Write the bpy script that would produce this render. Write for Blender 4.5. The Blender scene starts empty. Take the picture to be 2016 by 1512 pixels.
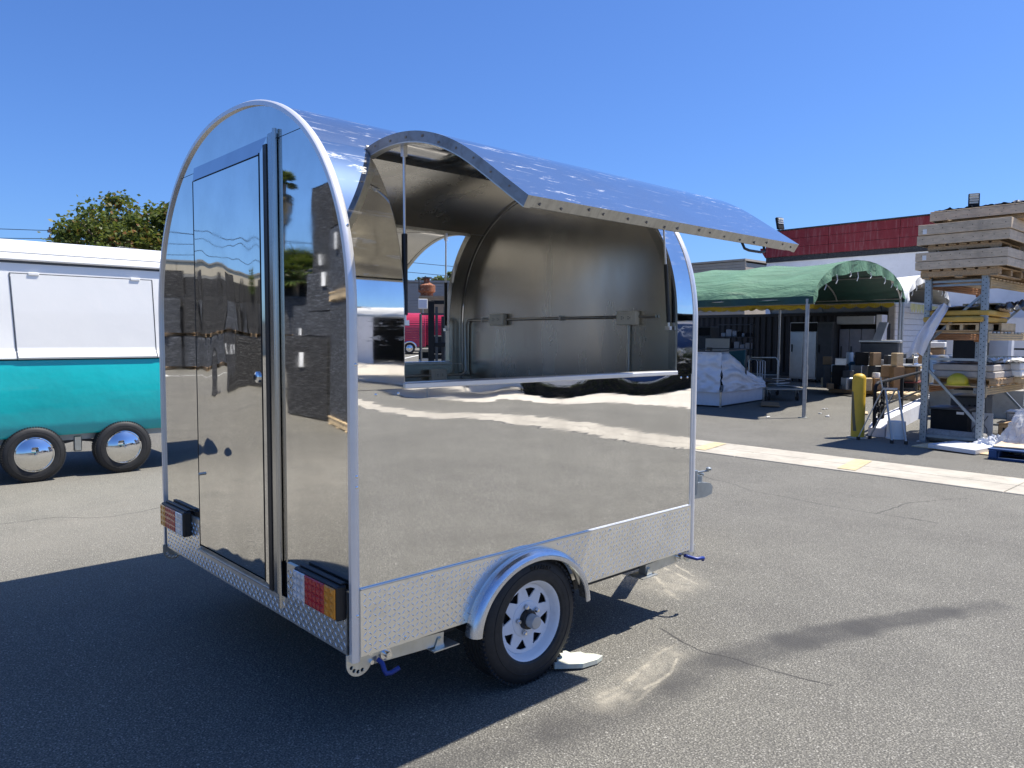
import bpy, bmesh, math, random
from mathutils import Vector, Matrix, noise
from mathutils.geometry import tessellate_polygon
import numpy as np

random.seed(7)
SC = bpy.context.scene
COL = SC.collection

# ------------------------------------------------------------------ camera
cam_d = bpy.data.cameras.new('camera')
cam = bpy.data.objects.new('camera', cam_d)
COL.objects.link(cam)
AX = np.array([0.73440021, -0.03845986, 0.67762613])
AY = np.array([-0.67870042, -0.0485256, 0.73281035])
AZ = np.cross(AX, AY)
R = np.stack([AX, AY, AZ])
rgt, up, back = R @ np.array([1, 0, 0]), R @ np.array([0, -1, 0]), R @ np.array([0, 0, -1])
cam.matrix_world = Matrix(((rgt[0], up[0], back[0], -1.419), (rgt[1], up[1], back[1], -2.408),
                           (rgt[2], up[2], back[2], 1.55), (0, 0, 0, 1)))
cam_d.sensor_width = 36
cam_d.lens = 1480 / 2016 * 36
cam_d.clip_start, cam_d.clip_end = 0.05, 3000
SC.camera = cam

# ------------------------------------------------------------------ daylight
SUN = Vector((0.455, -0.243, 1.0)).normalized()
EL = math.asin(SUN.z)
w = bpy.data.worlds.new('World')
SC.world = w
w.use_nodes = True
nt = w.node_tree
bg = nt.nodes['Background']
sky = nt.nodes.new('ShaderNodeTexSky')
sky.sky_type = 'NISHITA'
sky.sun_disc = False
sky.sun_elevation = EL
sky.sun_rotation = math.atan2(SUN.x, SUN.y)
sky.altitude = 0
sky.air_density = 1.0
sky.dust_density = 0.9
sky.ozone_density = 3.2
tint = nt.nodes.new('ShaderNodeMix')      # clear dry air: a deeper blue than the model's default
tint.data_type, tint.blend_type = 'RGBA', 'MULTIPLY'
tint.inputs[0].default_value = 1.0
tint.inputs[7].default_value = (0.67, 1.00, 1.58, 1)
nt.links.new(sky.outputs[0], tint.inputs[6])
nt.links.new(tint.outputs[2], bg.inputs[0])
bg.inputs[1].default_value = 0.056
sl = bpy.data.lights.new('sun', 'SUN')
sl.energy = 4.3
sl.angle = math.radians(0.5)
sl.color = (1.0, 0.95, 0.87)
so = bpy.data.objects.new('sun', sl)
COL.objects.link(so)
so.rotation_euler = SUN.to_track_quat('Z', 'Y').to_euler()
so.location = (5, -2, 12)
SC.view_settings.view_transform = 'Standard'
SC.view_settings.look = 'None'
SC.view_settings.exposure = 0.97
SC.view_settings.gamma = 1
SC.view_settings.use_curve_mapping = False
SC.render.engine = 'CYCLES'
SC.cycles.use_denoising = True
SC.cycles.max_bounces = 10
SC.cycles.glossy_bounces = 8
SC.cycles.transparent_max_bounces = 12

# ------------------------------------------------------------------ materials
def nn(t, kind, **kw):
    n = t.nodes.new(kind)
    for k, v in kw.items():
        if k in n.inputs.keys():
            n.inputs[k].default_value = v
        else:
            setattr(n, k, v)
    return n

def math_(t, op, a, b=None, c=None, clamp=False):
    n = t.nodes.new('ShaderNodeMath')
    n.operation = op
    n.use_clamp = clamp
    for i, x in enumerate((a, b, c)):
        if x is None:
            continue
        if hasattr(x, 'is_output'):
            t.links.new(x, n.inputs[i])
        else:
            n.inputs[i].default_value = x
    return n.outputs[0]

def rgb(c):
    return (c[0], c[1], c[2], 1)

def mixc(t, f, a, b, mode='MIX'):
    n = t.nodes.new('ShaderNodeMix')
    n.data_type = 'RGBA'
    n.blend_type = mode
    for s, x in ((n.inputs[0], f), (n.inputs[6], a), (n.inputs[7], b)):
        if hasattr(x, 'is_output'):
            t.links.new(x, s)
        else:
            s.default_value = x if isinstance(x, (int, float)) else rgb(x)
    return n.outputs[2]

def ramp(t, f, lo, hi):
    n = t.nodes.new('ShaderNodeMapRange')
    n.clamp = True
    t.links.new(f, n.inputs[0])
    n.inputs[1].default_value, n.inputs[2].default_value = lo, hi
    return n.outputs[0]

def coord(t, scale=(1, 1, 1), loc=(0, 0, 0), rot=(0, 0, 0)):
    tc = t.nodes.new('ShaderNodeTexCoord')
    mp = t.nodes.new('ShaderNodeMapping')
    mp.inputs['Scale'].default_value = scale
    mp.inputs['Location'].default_value = loc
    mp.inputs['Rotation'].default_value = rot
    t.links.new(tc.outputs['Object'], mp.inputs[0])
    return mp.outputs[0]

def noise_(t, vec, scale, detail=3, rough=0.55, out=0, dist=0.0):
    n = t.nodes.new('ShaderNodeTexNoise')
    n.inputs['Scale'].default_value = scale
    n.inputs['Detail'].default_value = detail
    n.inputs['Roughness'].default_value = rough
    n.inputs['Distortion'].default_value = dist
    t.links.new(vec, n.inputs['Vector'])
    return n.outputs[out]

def bump(t, h, dist, strength=1.0, normal=None):
    b = t.nodes.new('ShaderNodeBump')
    b.inputs['Strength'].default_value = strength
    b.inputs['Distance'].default_value = dist
    t.links.new(h, b.inputs['Height'])
    if normal is not None:
        t.links.new(normal, b.inputs['Normal'])
    return b.outputs[0]

def newmat(name):
    m = bpy.data.materials.new(name)
    m.use_nodes = True
    t = m.node_tree
    return m, t, t.nodes['Principled BSDF']

def M(name, col, rough=0.6, metal=0.0, var=0.12, scale=6.0, stretch=(1, 1, 1), dirt=None, dirt_amt=0.3, bmp=0.0,
      bscale=60.0, trans=0.0, spec=0.5, alpha=1.0, coat=0.0):
    m, t, p = newmat(name)
    v = coord(t, stretch)
    n = noise_(t, v, scale, 5)
    c = mixc(t, ramp(t, n, 0.3, 0.7), [x * (1 - var) for x in col], [min(1, x * (1 + var)) for x in col])
    if dirt is not None:
        n2 = noise_(t, v, scale * 2.7, 6, 0.7)
        c = mixc(t, math_(t, 'MULTIPLY', ramp(t, n2, 0.5, 0.72), dirt_amt), c, dirt)
    t.links.new(c, p.inputs['Base Color'])
    p.inputs['Roughness'].default_value = rough
    p.inputs['Metallic'].default_value = metal
    p.inputs['Specular IOR Level'].default_value = spec
    p.inputs['Coat Weight'].default_value = coat
    p.inputs['Transmission Weight'].default_value = trans
    p.inputs['Alpha'].default_value = alpha
    if bmp:
        t.links.new(bump(t, noise_(t, v, bscale, 4), bmp), p.inputs['Normal'])
    return m

def mirror(name, col=(0.82, 0.80, 0.755), rough=0.02, wav=0.0006, wscale=2.0, wst=(1, 1, 1), loc=(0, 0, 0),
           streak=0.0, sst=(1.2, 9, 9), micro=0.0, smear=0.0, smsc=(1, 1, 1), smk=0.86, mst=(1, 1, 0.25), dust=0.0):
    """polished stainless sheet: slow waviness, faint smudges, optional residue streaks"""
    m, t, p = newmat(name)
    v = coord(t, wst, loc)
    h = noise_(t, v, wscale, 1.2, 0.35)
    nrm = bump(t, h, wav)
    v2 = coord(t)
    if micro:
        nrm = bump(t, noise_(t, coord(t, mst), 26, 2), micro, 1.0, nrm)
    p.inputs['Metallic'].default_value = 1.0
    sm = noise_(t, coord(t, smsc), 5, 6, 0.65)
    c = mixc(t, ramp(t, sm, 0.35, 0.75), col, [x * smk for x in col])
    rg = math_(t, 'MULTIPLY_ADD', ramp(t, sm, 0.45, 0.8), 0.05 + smear, rough)
    if streak:
        s = noise_(t, coord(t, sst, (3, 1, 2), (0.2, 0.1, 0.35)), 3.4, 7, 0.72, dist=0.6)
        big = noise_(t, v2, 1.3, 2)
        k = math_(t, 'MULTIPLY', ramp(t, s, 0.57, 0.64), ramp(t, big, 0.36, 0.56))
        k = math_(t, 'MULTIPLY', k, streak)
        c = mixc(t, k, c, (0.78, 0.78, 0.78))
        p.inputs['Metallic'].default_value = 1.0
        t.links.new(math_(t, 'MULTIPLY_ADD', k, -0.75, 1.0 - dust), p.inputs['Metallic'])
        rg = math_(t, 'MULTIPLY_ADD', k, 0.4, rg)
    if dust:
        p.inputs['Metallic'].default_value = 1.0 - dust
    t.links.new(c, p.inputs['Base Color'])
    t.links.new(rg, p.inputs['Roughness'])
    t.links.new(nrm, p.inputs['Normal'])
    return m

def wood(name, col, grain=(1.2, 14, 14), var=0.3, rough=0.8, dirt=(0.12, 0.1, 0.08)):
    m, t, p = newmat(name)
    v = coord(t, grain)
    n = noise_(t, v, 4, 6, 0.65)
    c = mixc(t, ramp(t, n, 0.3, 0.7), [x * (1 - var) for x in col], [min(1, x * (1 + var)) for x in col])
    k = noise_(t, coord(t), 2.2, 5, 0.7)
    c = mixc(t, math_(t, 'MULTIPLY', ramp(t, k, 0.5, 0.75), 0.45), c, dirt)
    t.links.new(c, p.inputs['Base Color'])
    p.inputs['Roughness'].default_value = rough
    t.links.new(bump(t, n, 0.004), p.inputs['Normal'])
    return m

# ------------------------------------------------------------------ mesh builder
class MB:
    def __init__(self):
        self.v, self.f, self.mi, self.cur, self.T = [], [], [], 0, None

    def mat(self, i):
        self.cur = i
        return self

    def add(self, vs, fs):
        o = len(self.v)
        if self.T is not None:
            vs = [tuple(self.T @ Vector(q)) for q in vs]
        self.v += [tuple(q) for q in vs]
        self.f += [[o + i for i in f] for f in fs]
        self.mi += [self.cur] * len(fs)
        return self

    def box(self, c, s, rot=None, ch=0.0):
        """box, optionally chamfered, optionally turned (euler)"""
        hx, hy, hz = s[0] / 2, s[1] / 2, s[2] / 2
        rm = Matrix.Rotation(0, 3, 'Z')
        if rot is not None:
            from mathutils import Euler
            rm = Euler(rot).to_matrix() if not isinstance(rot, (int, float)) else Matrix.Rotation(rot, 3, 'Z')
        ch = min(ch, 0.45 * min(s))
        if ch <= 0:
            q = [(x, y, z) for x in (-hx, hx) for y in (-hy, hy) for z in (-hz, hz)]
            fs = [(0, 1, 3, 2), (4, 6, 7, 5), (0, 4, 5, 1), (2, 3, 7, 6), (0, 2, 6, 4), (1, 5, 7, 3)]
        else:
            q, idx = [], {}
            for sx in (-1, 1):
                for sy in (-1, 1):
                    for sz in (-1, 1):
                        for a in range(3):
                            d = [hx - ch, hy - ch, hz - ch]
                            d[a] += ch
                            idx[(sx, sy, sz, a)] = len(q)
                            q.append((sx * d[0], sy * d[1], sz * d[2]))
            fs = []
            g = lambda *k: idx[k]
            for s_ in (-1, 1):
                fs.append([g(s_, -1, -1, 0), g(s_, 1, -1, 0), g(s_, 1, 1, 0), g(s_, -1, 1, 0)])
                fs.append([g(-1, s_, -1, 1), g(1, s_, -1, 1), g(1, s_, 1, 1), g(-1, s_, 1, 1)])
                fs.append([g(-1, -1, s_, 2), g(1, -1, s_, 2), g(1, 1, s_, 2), g(-1, 1, s_, 2)])
            for a in (-1, 1):
                for b in (-1, 1):
                    fs.append([g(-1, a, b, 1), g(1, a, b, 1), g(1, a, b, 2), g(-1, a, b, 2)])
                    fs.append([g(a, -1, b, 0), g(a, 1, b, 0), g(a, 1, b, 2), g(a, -1, b, 2)])
                    fs.append([g(a, b, -1, 0), g(a, b, 1, 0), g(a, b, 1, 1), g(a, b, -1, 1)])
                    for e in (-1, 1):
                        fs.append([g(a, b, e, 0), g(a, b, e, 1), g(a, b, e, 2)])
        c = Vector(c)
        return self.add([tuple(rm @ Vector(p) + c) for p in q], fs)

    def bb(self, lo, hi, ch=0.0):
        return self.box([(a + b) / 2 for a, b in zip(lo, hi)], [abs(b - a) for a, b in zip(lo, hi)], None, ch)

    def beam(self, p0, p1, wd, ht, upv=(0, 0, 1)):
        p0, p1 = Vector(p0), Vector(p1)
        d = (p1 - p0).normalized()
        u = Vector(upv)
        if abs(d.dot(u)) > 0.98:
            u = Vector((1, 0, 0))
        s = d.cross(u).normalized()
        u = s.cross(d)
        q = []
        for p in (p0, p1):
            for a, b in ((-1, -1), (1, -1), (1, 1), (-1, 1)):
                q.append(p + s * a * wd / 2 + u * b * ht / 2)
        return self.add(q, [(0, 1, 2, 3), (7, 6, 5, 4), (0, 4, 5, 1), (1, 5, 6, 2), (2, 6, 7, 3), (3, 7, 4, 0)])

    def tube(self, pts, r, n=8, closed=False, cap=True, rs=None):
        pts = [Vector(p) for p in pts]
        k = len(pts)
        q, fs, pu = [], [], None
        for i, p in enumerate(pts):
            a = pts[(i - 1) % k] if (closed or i > 0) else p
            b = pts[(i + 1) % k] if (closed or i < k - 1) else p
            d = (b - a).normalized()
            if pu is None:
                u = Vector((0, 0, 1)) if abs(d.z) < 0.9 else Vector((1, 0, 0))
            else:
                u = pu
            s = d.cross(u).normalized()
            u = s.cross(d).normalized()
            pu = u
            rr = rs[i] if rs else r
            for j in range(n):
                t = 2 * math.pi * j / n
                q.append(p + (s * math.cos(t) + u * math.sin(t)) * rr)
        for i in range(k if closed else k - 1):
            for j in range(n):
                a, b = i * n, ((i + 1) % k) * n
                fs.append((a + j, a + (j + 1) % n, b + (j + 1) % n, b + j))
        if cap and not closed:
            fs.append(list(range(n))[::-1])
            fs.append([(k - 1) * n + j for j in range(n)])
        return self.add(q, fs)

    def cyl(self, p0, p1, r, r1=None, n=14):
        return self.tube([p0, p1], r, n, rs=[r, r if r1 is None else r1])

    def lathe(self, prof, o=(0, 0, 0), ax=(0, 0, 1), n=28, cap=(False, False), fn=None):
        o, ax = Vector(o), Vector(ax).normalized()
        u = ax.orthogonal().normalized()
        s = ax.cross(u)
        q, fs = [], []
        for r, h in prof:
            for j in range(n):
                t = 2 * math.pi * j / n
                rr = r if fn is None else r * fn(t, h)
                q.append(o + ax * h + (u * math.cos(t) + s * math.sin(t)) * rr)
        for i in range(len(prof) - 1):
            for j in range(n):
                fs.append((i * n + j, i * n + (j + 1) % n, (i + 1) * n + (j + 1) % n, (i + 1) * n + j))
        if cap[0]:
            fs.append(list(range(n)))
        if cap[1]:
            fs.append([(len(prof) - 1) * n + j for j in range(n)])
        return self.add(q, fs)

    def grid(self, fn, nu, nv):
        q = [fn(i / nu, j / nv) for i in range(nu + 1) for j in range(nv + 1)]
        fs = [(i * (nv + 1) + j, (i + 1) * (nv + 1) + j, (i + 1) * (nv + 1) + j + 1, i * (nv + 1) + j + 1)
              for i in range(nu) for j in range(nv)]
        return self.add(q, fs)

    def prism(self, poly, fn, h0, h1, holes=()):
        """polygon (2D) extruded from h0 to h1; fn(a, b, h) -> point"""
        loops = [poly] + list(holes)
        flat = [p for l in loops for p in l]
        n = len(flat)
        tri = tessellate_polygon([[Vector((a, b, 0)) for a, b in l] for l in loops])
        q = [fn(a, b, h0) for a, b in flat] + [fn(a, b, h1) for a, b in flat]
        fs = [tuple(x) for x in tri] + [tuple(n + i for i in x[::-1]) for x in tri]
        o = 0
        for l in loops:
            k = len(l)
            for i in range(k):
                j = (i + 1) % k
                fs.append((o + i, o + j, n + o + j, n + o + i))
            o += k
        return self.add(q, fs)

    def mesh(self, name, mats, smooth=False, recalc=True):
        me = bpy.data.meshes.new(name)
        me.from_pydata(self.v, [], self.f)
        for m in (mats if isinstance(mats, (list, tuple)) else [mats]):
            me.materials.append(m)
        me.polygons.foreach_set('material_index', self.mi)
        if recalc:
            bm = bmesh.new()
            bm.from_mesh(me)
            bmesh.ops.recalc_face_normals(bm, faces=bm.faces)
            bm.to_mesh(me)
            bm.free()
        if smooth:
            me.polygons.foreach_set('use_smooth', [True] * len(me.polygons))
            if smooth != 'all':
                me.set_sharp_from_angle(angle=math.radians(38))
        me.update()
        return me

    def build(self, name, mats, parent=None, smooth=False, recalc=True, loc=None):
        o = bpy.data.objects.new(name, self.mesh(name, mats, smooth, recalc))
        COL.objects.link(o)
        if parent is not None:
            o.parent = parent
        if loc is not None:
            o.location = loc
        return o

def tag(o, label=None, cat=None, group=None, kind=None):
    for k, v in (('label', label), ('category', cat), ('group', group), ('kind', kind)):
        if v:
            o[k] = v
    return o

def thing(name, label, cat, loc=(0, 0, 0), rz=0.0, group=None):
    o = bpy.data.objects.new(name, None)
    o.empty_display_size = 0.2
    COL.objects.link(o)
    o.location = loc
    o.rotation_euler = (0, 0, rz)
    return tag(o, label, cat, group)

def copy_tree(o, parent=None):
    c = o.copy()
    COL.objects.link(c)
    if parent is not None:
        c.parent = parent
    for ch in list(o.children):
        copy_tree(ch, c)
    return c

def inst(name, me, parent, loc=(0, 0, 0), rot=(0, 0, 0), scale=(1, 1, 1)):
    o = bpy.data.objects.new(name, me)
    COL.objects.link(o)
    o.parent = parent
    o.location, o.rotation_euler, o.scale = loc, rot, scale
    return o

def text_mesh(body, size, depth=0.004, bold=0.0):
    cu = bpy.data.curves.new('lettering', 'FONT')
    cu.body = body
    cu.size = size
    cu.extrude = depth
    cu.offset = bold
    cu.align_x = 'CENTER'
    cu.align_y = 'CENTER'
    o = bpy.data.objects.new('lettering', cu)
    COL.objects.link(o)
    dg = bpy.context.evaluated_depsgraph_get()
    dg.update()
    me = bpy.data.meshes.new_from_object(o.evaluated_get(dg))
    bpy.data.objects.remove(o)
    return me
rnd = random.uniform

# ------------------------------------------------------------------ shared materials
MT = {}
MT['alu'] = M('brushed_aluminium', (0.78, 0.78, 0.78), 0.36, 0.75, 0.05, 8, (1, 1, 6))
MT['alu_raw'] = M('raw_aluminium', (0.52, 0.51, 0.47), 0.34, 0.85, 0.15, 6, (4, 1, 1), (0.2, 0.18, 0.15), 0.35)
MT['zinc'] = M('zinc_steel', (0.66, 0.66, 0.6), 0.36, 0.8, 0.12, 14, dirt=(0.45, 0.42, 0.2), dirt_amt=0.25)
MT['chrome'] = M('chrome', (0.75, 0.75, 0.75), 0.06, 1.0, 0.05)
MT['black'] = M('black_plastic', (0.012, 0.012, 0.013), 0.42, 0, 0.2)
MT['rubber'] = M('tyre_rubber', (0.016, 0.016, 0.016), 0.62, 0, 0.25, 12, dirt=(0.05, 0.045, 0.04), dirt_amt=0.4)
MT['steel_dark'] = M('dark_steel', (0.03, 0.031, 0.033), 0.55, 0.3, 0.3)
MT['white_paint'] = M('white_paint', (0.78, 0.79, 0.79), 0.3, 0, 0.03, 3)
MT['white_pl'] = M('white_plastic', (0.7, 0.69, 0.66), 0.45, 0, 0.04)
MT['blue_grip'] = M('blue_vinyl', (0.008, 0.03, 0.20), 0.4)
MT['m_side'] = mirror('polished_steel_side', (0.86, 0.85, 0.815), wav=0.0016, wscale=1.1, wst=(0.55, 1, 1.6), micro=0.00009, mst=(0.14, 1, 1.0), loc=(4.1, 2, 0.3))
MT['m_rear'] = mirror('polished_steel_rear', wav=0.0016, wscale=1.5, wst=(1, 0.6, 1.4), loc=(0, 3, 7), micro=0.000015)
MT['m_flat'] = mirror('polished_steel_flat', wav=0.0006, wscale=1.2)
MT['m_door'] = mirror('polished_steel_door', wav=0.0085, wscale=2.3, wst=(1, 1.5, 0.8), loc=(2, 9, 4), micro=0.00006)
MT['m_roof'] = mirror('polished_steel_roof', wav=0.001, wscale=2, streak=0.6, sst=(1.8, 11, 11), smear=0.05, rough=0.06, dust=0.035)
MT['m_strip'] = mirror('polished_steel_strip', wav=0.003, wscale=2.0, streak=0.3)
MT['m_in'] = mirror('dull_steel_inside', (0.68, 0.655, 0.605), 0.22, 0.004, 1.6, (1, 1.8, 0.4), smear=0.08, smsc=(0.6, 0.6, 0.12), smk=0.9)
MT['tread'] = M('tread_plate_alu', (0.93, 0.90, 0.81), 0.3, 0.88, 0.05, 4, dirt=(0.5, 0.48, 0.43), dirt_amt=0.25)
MT['lug'] = M('tread_lug_alu', (0.88, 0.86, 0.82), 0.16, 0.95, 0.05, 4)
MT['glassy_red'] = M('red_lens', (0.45, 0.008, 0.016), 0.12, 0, 0.1, 30, coat=0.6, bmp=0.002, bscale=90)
MT['glassy_amber'] = M('amber_lens', (0.68, 0.24, 0.008), 0.12, 0, 0.15, 30, coat=0.6, bmp=0.002, bscale=90)
MT['glassy_clear'] = M('clear_lens', (0.6, 0.62, 0.64), 0.12, 0.2, 0.2, 40, coat=0.6, bmp=0.002, bscale=90)
MT['pallet'] = wood('pallet_wood', (0.42, 0.28, 0.15))
MT['ply'] = wood('grey_plywood', (0.60, 0.475, 0.335), (1.0, 2.0, 10), 0.18)
MT['ply_new'] = wood('fresh_plywood', (0.58, 0.44, 0.26), (1.5, 5, 5), 0.15)
MT['steel'] = M('stainless_panel', (0.55, 0.56, 0.57), 0.33, 0.85, 0.06)
MT['post_steel'] = M('door_post_steel', (0.48, 0.48, 0.47), 0.22, 1.0, 0.06, 3)
MT['dark'] = M('near_black_paint', (0.010, 0.011, 0.012), 0.65, 0, 0.3, spec=0.25)
MT['galv'] = M('galvanised_rack', (0.30, 0.335, 0.36), 0.42, 0.7, 0.12, 9)
MT['cardboard'] = M('cardboard', (0.25, 0.165, 0.09), 0.85, 0, 0.12)
MT['paper'] = M('white_paper', (0.8, 0.8, 0.78), 0.7, 0, 0.03)
MT['wrap'] = None

# ------------------------------------------------------------------ ground
def asphalt_mat():
    m, t, p = newmat('asphalt')
    v = coord(t)
    big = noise_(t, v, 0.23, 4, 0.6)
    mid = noise_(t, v, 1.7, 5, 0.65)
    c = mixc(t, ramp(t, big, 0.3, 0.7), (0.172, 0.164, 0.140), (0.234, 0.224, 0.192))
    bands = noise_(t, coord(t, (0.9, 0.12, 1), rot=(0, 0, 0.12)), 2.2, 5, 0.65)
    c = mixc(t, math_(t, 'MULTIPLY', ramp(t, bands, 0.48, 0.72), 0.3), c, (0.25, 0.237, 0.205))
    c = mixc(t, math_(t, 'MULTIPLY', ramp(t, noise_(t, v, 0.55, 6, 0.7), 0.52, 0.68), 0.22), c, (0.09, 0.085, 0.075))
    c = mixc(t, math_(t, 'MULTIPLY', ramp(t, mid, 0.42, 0.75), 0.35), c, (0.10, 0.093, 0.081))
    fine = noise_(t, v, 135, 3, 0.7)
    c = mixc(t, ramp(t, fine, 0.36, 0.64), mixc(t, 1.0, c, (0.24, 0.24, 0.24), 'MULTIPLY'), mixc(t, 1.0, c, (1.78, 1.77, 1.72), 'MULTIPLY'))
    vo = nn(t, 'ShaderNodeTexVoronoi', Scale=120.0)
    t.links.new(v, vo.inputs['Vector'])
    sp = ramp(t, vo.outputs['Distance'], 0.15, 0.62)
    cell = nn(t, 'ShaderNodeSeparateColor')
    t.links.new(vo.outputs['Color'], cell.inputs[0])
    c = mixc(t, math_(t, 'MULTIPLY', sp, 0.6), c, (0.045, 0.043, 0.04))
    lt = math_(t, 'MULTIPLY', math_(t, 'GREATER_THAN', cell.outputs[0], 0.9), math_(t, 'SUBTRACT', 1.0, sp))
    c = mixc(t, math_(t, 'MULTIPLY', lt, 0.55), c, (0.42, 0.40, 0.36))
    vo3 = nn(t, 'ShaderNodeTexVoronoi', Scale=34.0)
    t.links.new(v, vo3.inputs['Vector'])
    cell3 = nn(t, 'ShaderNodeSeparateColor')
    t.links.new(vo3.outputs['Color'], cell3.inputs[0])
    l3 = math_(t, 'MULTIPLY', math_(t, 'GREATER_THAN', cell3.outputs[1], 0.95), math_(t, 'LESS_THAN', vo3.outputs['Distance'], 0.2))
    c = mixc(t, math_(t, 'MULTIPLY', l3, 0.7), c, (0.4, 0.38, 0.33))
    tc = nn(t, 'ShaderNodeTexCoord')
    sep = nn(t, 'ShaderNodeSeparateXYZ')
    wob = nn(t, 'ShaderNodeVectorMath', operation='MULTIPLY_ADD')
    nz = nn(t, 'ShaderNodeTexNoise', Scale=3.0, Detail=5.0)
    t.links.new(v, nz.inputs['Vector'])
    t.links.new(nz.outputs['Color'], wob.inputs[0])
    wob.inputs[1].default_value = (0.16, 0.16, 0)
    t.links.new(tc.outputs['Object'], wob.inputs[2])
    t.links.new(wob.outputs[0], sep.inputs[0])
    X, Y = sep.outputs[0], sep.outputs[1]
    def cap(p0, p1, r0, r1):
        """soft mask of a line from p0 to p1, full inside r0, gone beyond r1"""
        dx, dy = p1[0] - p0[0], p1[1] - p0[1]
        L2 = dx * dx + dy * dy
        ax_ = math_(t, 'SUBTRACT', X, p0[0] + 0.08)
        ay_ = math_(t, 'SUBTRACT', Y, p0[1] + 0.08)
        h = math_(t, 'MULTIPLY_ADD', ax_, dx / L2, math_(t, 'MULTIPLY', ay_, dy / L2), clamp=True)
        ex = math_(t, 'MULTIPLY_ADD', h, -dx, ax_)
        ey = math_(t, 'MULTIPLY_ADD', h, -dy, ay_)
        d = math_(t, 'SQRT', math_(t, 'ADD', math_(t, 'MULTIPLY', ex, ex), math_(t, 'MULTIPLY', ey, ey)))
        n = nn(t, 'ShaderNodeMapRange')
        t.links.new(d, n.inputs[0])
        n.inputs[1].default_value, n.inputs[2].default_value = r0, r1
        n.inputs[3].default_value, n.inputs[4].default_value = 1, 0
        return n.outputs[0]
    grain = ramp(t, noise_(t, v, 9, 5, 0.7), 0.3, 0.7)
    # paler, dustier lane towards the teal trailer
    c = mixc(t, math_(t, 'MULTIPLY', cap((-6, 5.2), (2.6, 5.0), 0.6, 2.8), math_(t, 'MULTIPLY_ADD', ramp(t, mid, 0.3, 0.7), 0.22, 0.1)), c, (0.36, 0.335, 0.275))
    # dark oily trails
    for a, b, r0, r1, k in STAINS:
        c = mixc(t, math_(t, 'MULTIPLY', cap(a, b, r0, r1), math_(t, 'MULTIPLY_ADD', grain, 0.3, k)), c, (0.05, 0.048, 0.045))
    # pale scuffed dust
    for a, b, r0, r1, k in SCUFFS:
        c = mixc(t, math_(t, 'MULTIPLY', math_(t, 'MULTIPLY', cap(a, b, r0, r1), grain), k), c, (0.38, 0.345, 0.27))
    # hairline cracks
    for pts in CRACKS:
        for a, b in zip(pts[:-1], pts[1:]):
            c = mixc(t, math_(t, 'MULTIPLY', cap(a, b, 0.002, 0.009), 0.85), c, (0.025, 0.024, 0.023))
    t.links.new(c, p.inputs['Base Color'])
    p.inputs['Roughness'].default_value = 0.85
    p.inputs['Specular IOR Level'].default_value = 0.35
    hb = math_(t, 'MULTIPLY_ADD', vo.outputs['Distance'], -1.0, math_(t, 'MULTIPLY', noise_(t, v, 25, 4), 0.7))
    t.links.new(bump(t, hb, 0.004, 0.8), p.inputs['Normal'])
    return m

STAINS = [((3.6, -1.18), (3.24, -1.01), 0.0, 0.13, 0.45), ((3.24, -1.01), (2.65, -0.8), 0.06, 0.13, 0.62), ((2.65, -0.8), (2.21, -0.62), 0.07, 0.14, 0.62),
          ((2.21, -0.62), (1.75, -0.52), 0.06, 0.15, 0.45), ((1.75, -0.52), (1.36, -0.49), 0.05, 0.15, 0.4), ((1.36, -0.49), (0.67, -0.42), 0.04, 0.16, 0.35),
          ((0.67, -0.42), (0.1, -0.3), 0.03, 0.16, 0.25)]
SCUFFS = [((2.45, 0.42), (2.62, 0.48), 0.05, 0.28, 0.42), ((2.40, 0.22), (2.62, 0.28), 0.03, 0.16, 0.35), ((1.0, -0.38), (1.6, -0.31), 0.03, 0.13, 0.5),
          ((2.81, 0.69), (2.6, 0.22), 0.003, 0.018, 0.8), ((2.53, 0.56), (2.3, 0.13), 0.003, 0.02, 0.7), ((2.87, 0.56), (2.74, 0.31), 0.003, 0.014, 0.8),
          ((1.21, -0.42), (1.42, -0.415), 0.003, 0.016, 0.9), ((1.42, -0.415), (1.58, -0.385), 0.003, 0.014, 0.9), ((1.0, -0.33), (1.72, -0.25), 0.003, 0.018, 0.6),
          ((0.98, -0.37), (1.27, -0.31), 0.003, 0.018, 0.6), ((1.1, -0.45), (1.3, -0.44), 0.002, 0.014, 0.6)]
CRACKS = [[(1.85, -0.05), (1.78, -0.23), (1.77, -0.42), (1.79, -0.58), (1.83, -0.81), (1.87, -0.98)],
          [(5.91, 2.35), (5.56, 1.52), (5.45, 0.82), (5.46, 0.26), (5.5, -0.26)], [(5.46, 0.26), (6.18, 0.18), (6.81, -0.07)],
          [(-0.6, 4.95), (-0.01, 4.88), (0.37, 4.6), (0.9, 4.68)]]

def gz(x, y):
    sx = min(1, max(0, (x - 4) / 10))
    return 0.028 * max(0.0, y - 15) * sx * sx * (3 - 2 * sx) if y < 60 else 0.028 * 45 * sx * sx * (3 - 2 * sx)

MT['asphalt'] = asphalt_mat()
g = MB()
xs = [-400, -200, -100, -60, -30, -10] + [x for x in range(-4, 60, 4)] + [70, 100, 160, 400]
ys = [-400, -200, -100, -60, -30, -10] + [y for y in range(-4, 80, 4)] + [100, 160, 400]
q = [(x, y, gz(x, y)) for x in xs for y in ys]
ny = len(ys)
g.add(q, [(i * ny + j, (i + 1) * ny + j, (i + 1) * ny + j + 1, i * ny + j + 1) for i in range(len(xs) - 1) for j in range(ny - 1)])
tag(g.build('asphalt_ground', MT['asphalt']), kind='structure')

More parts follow.
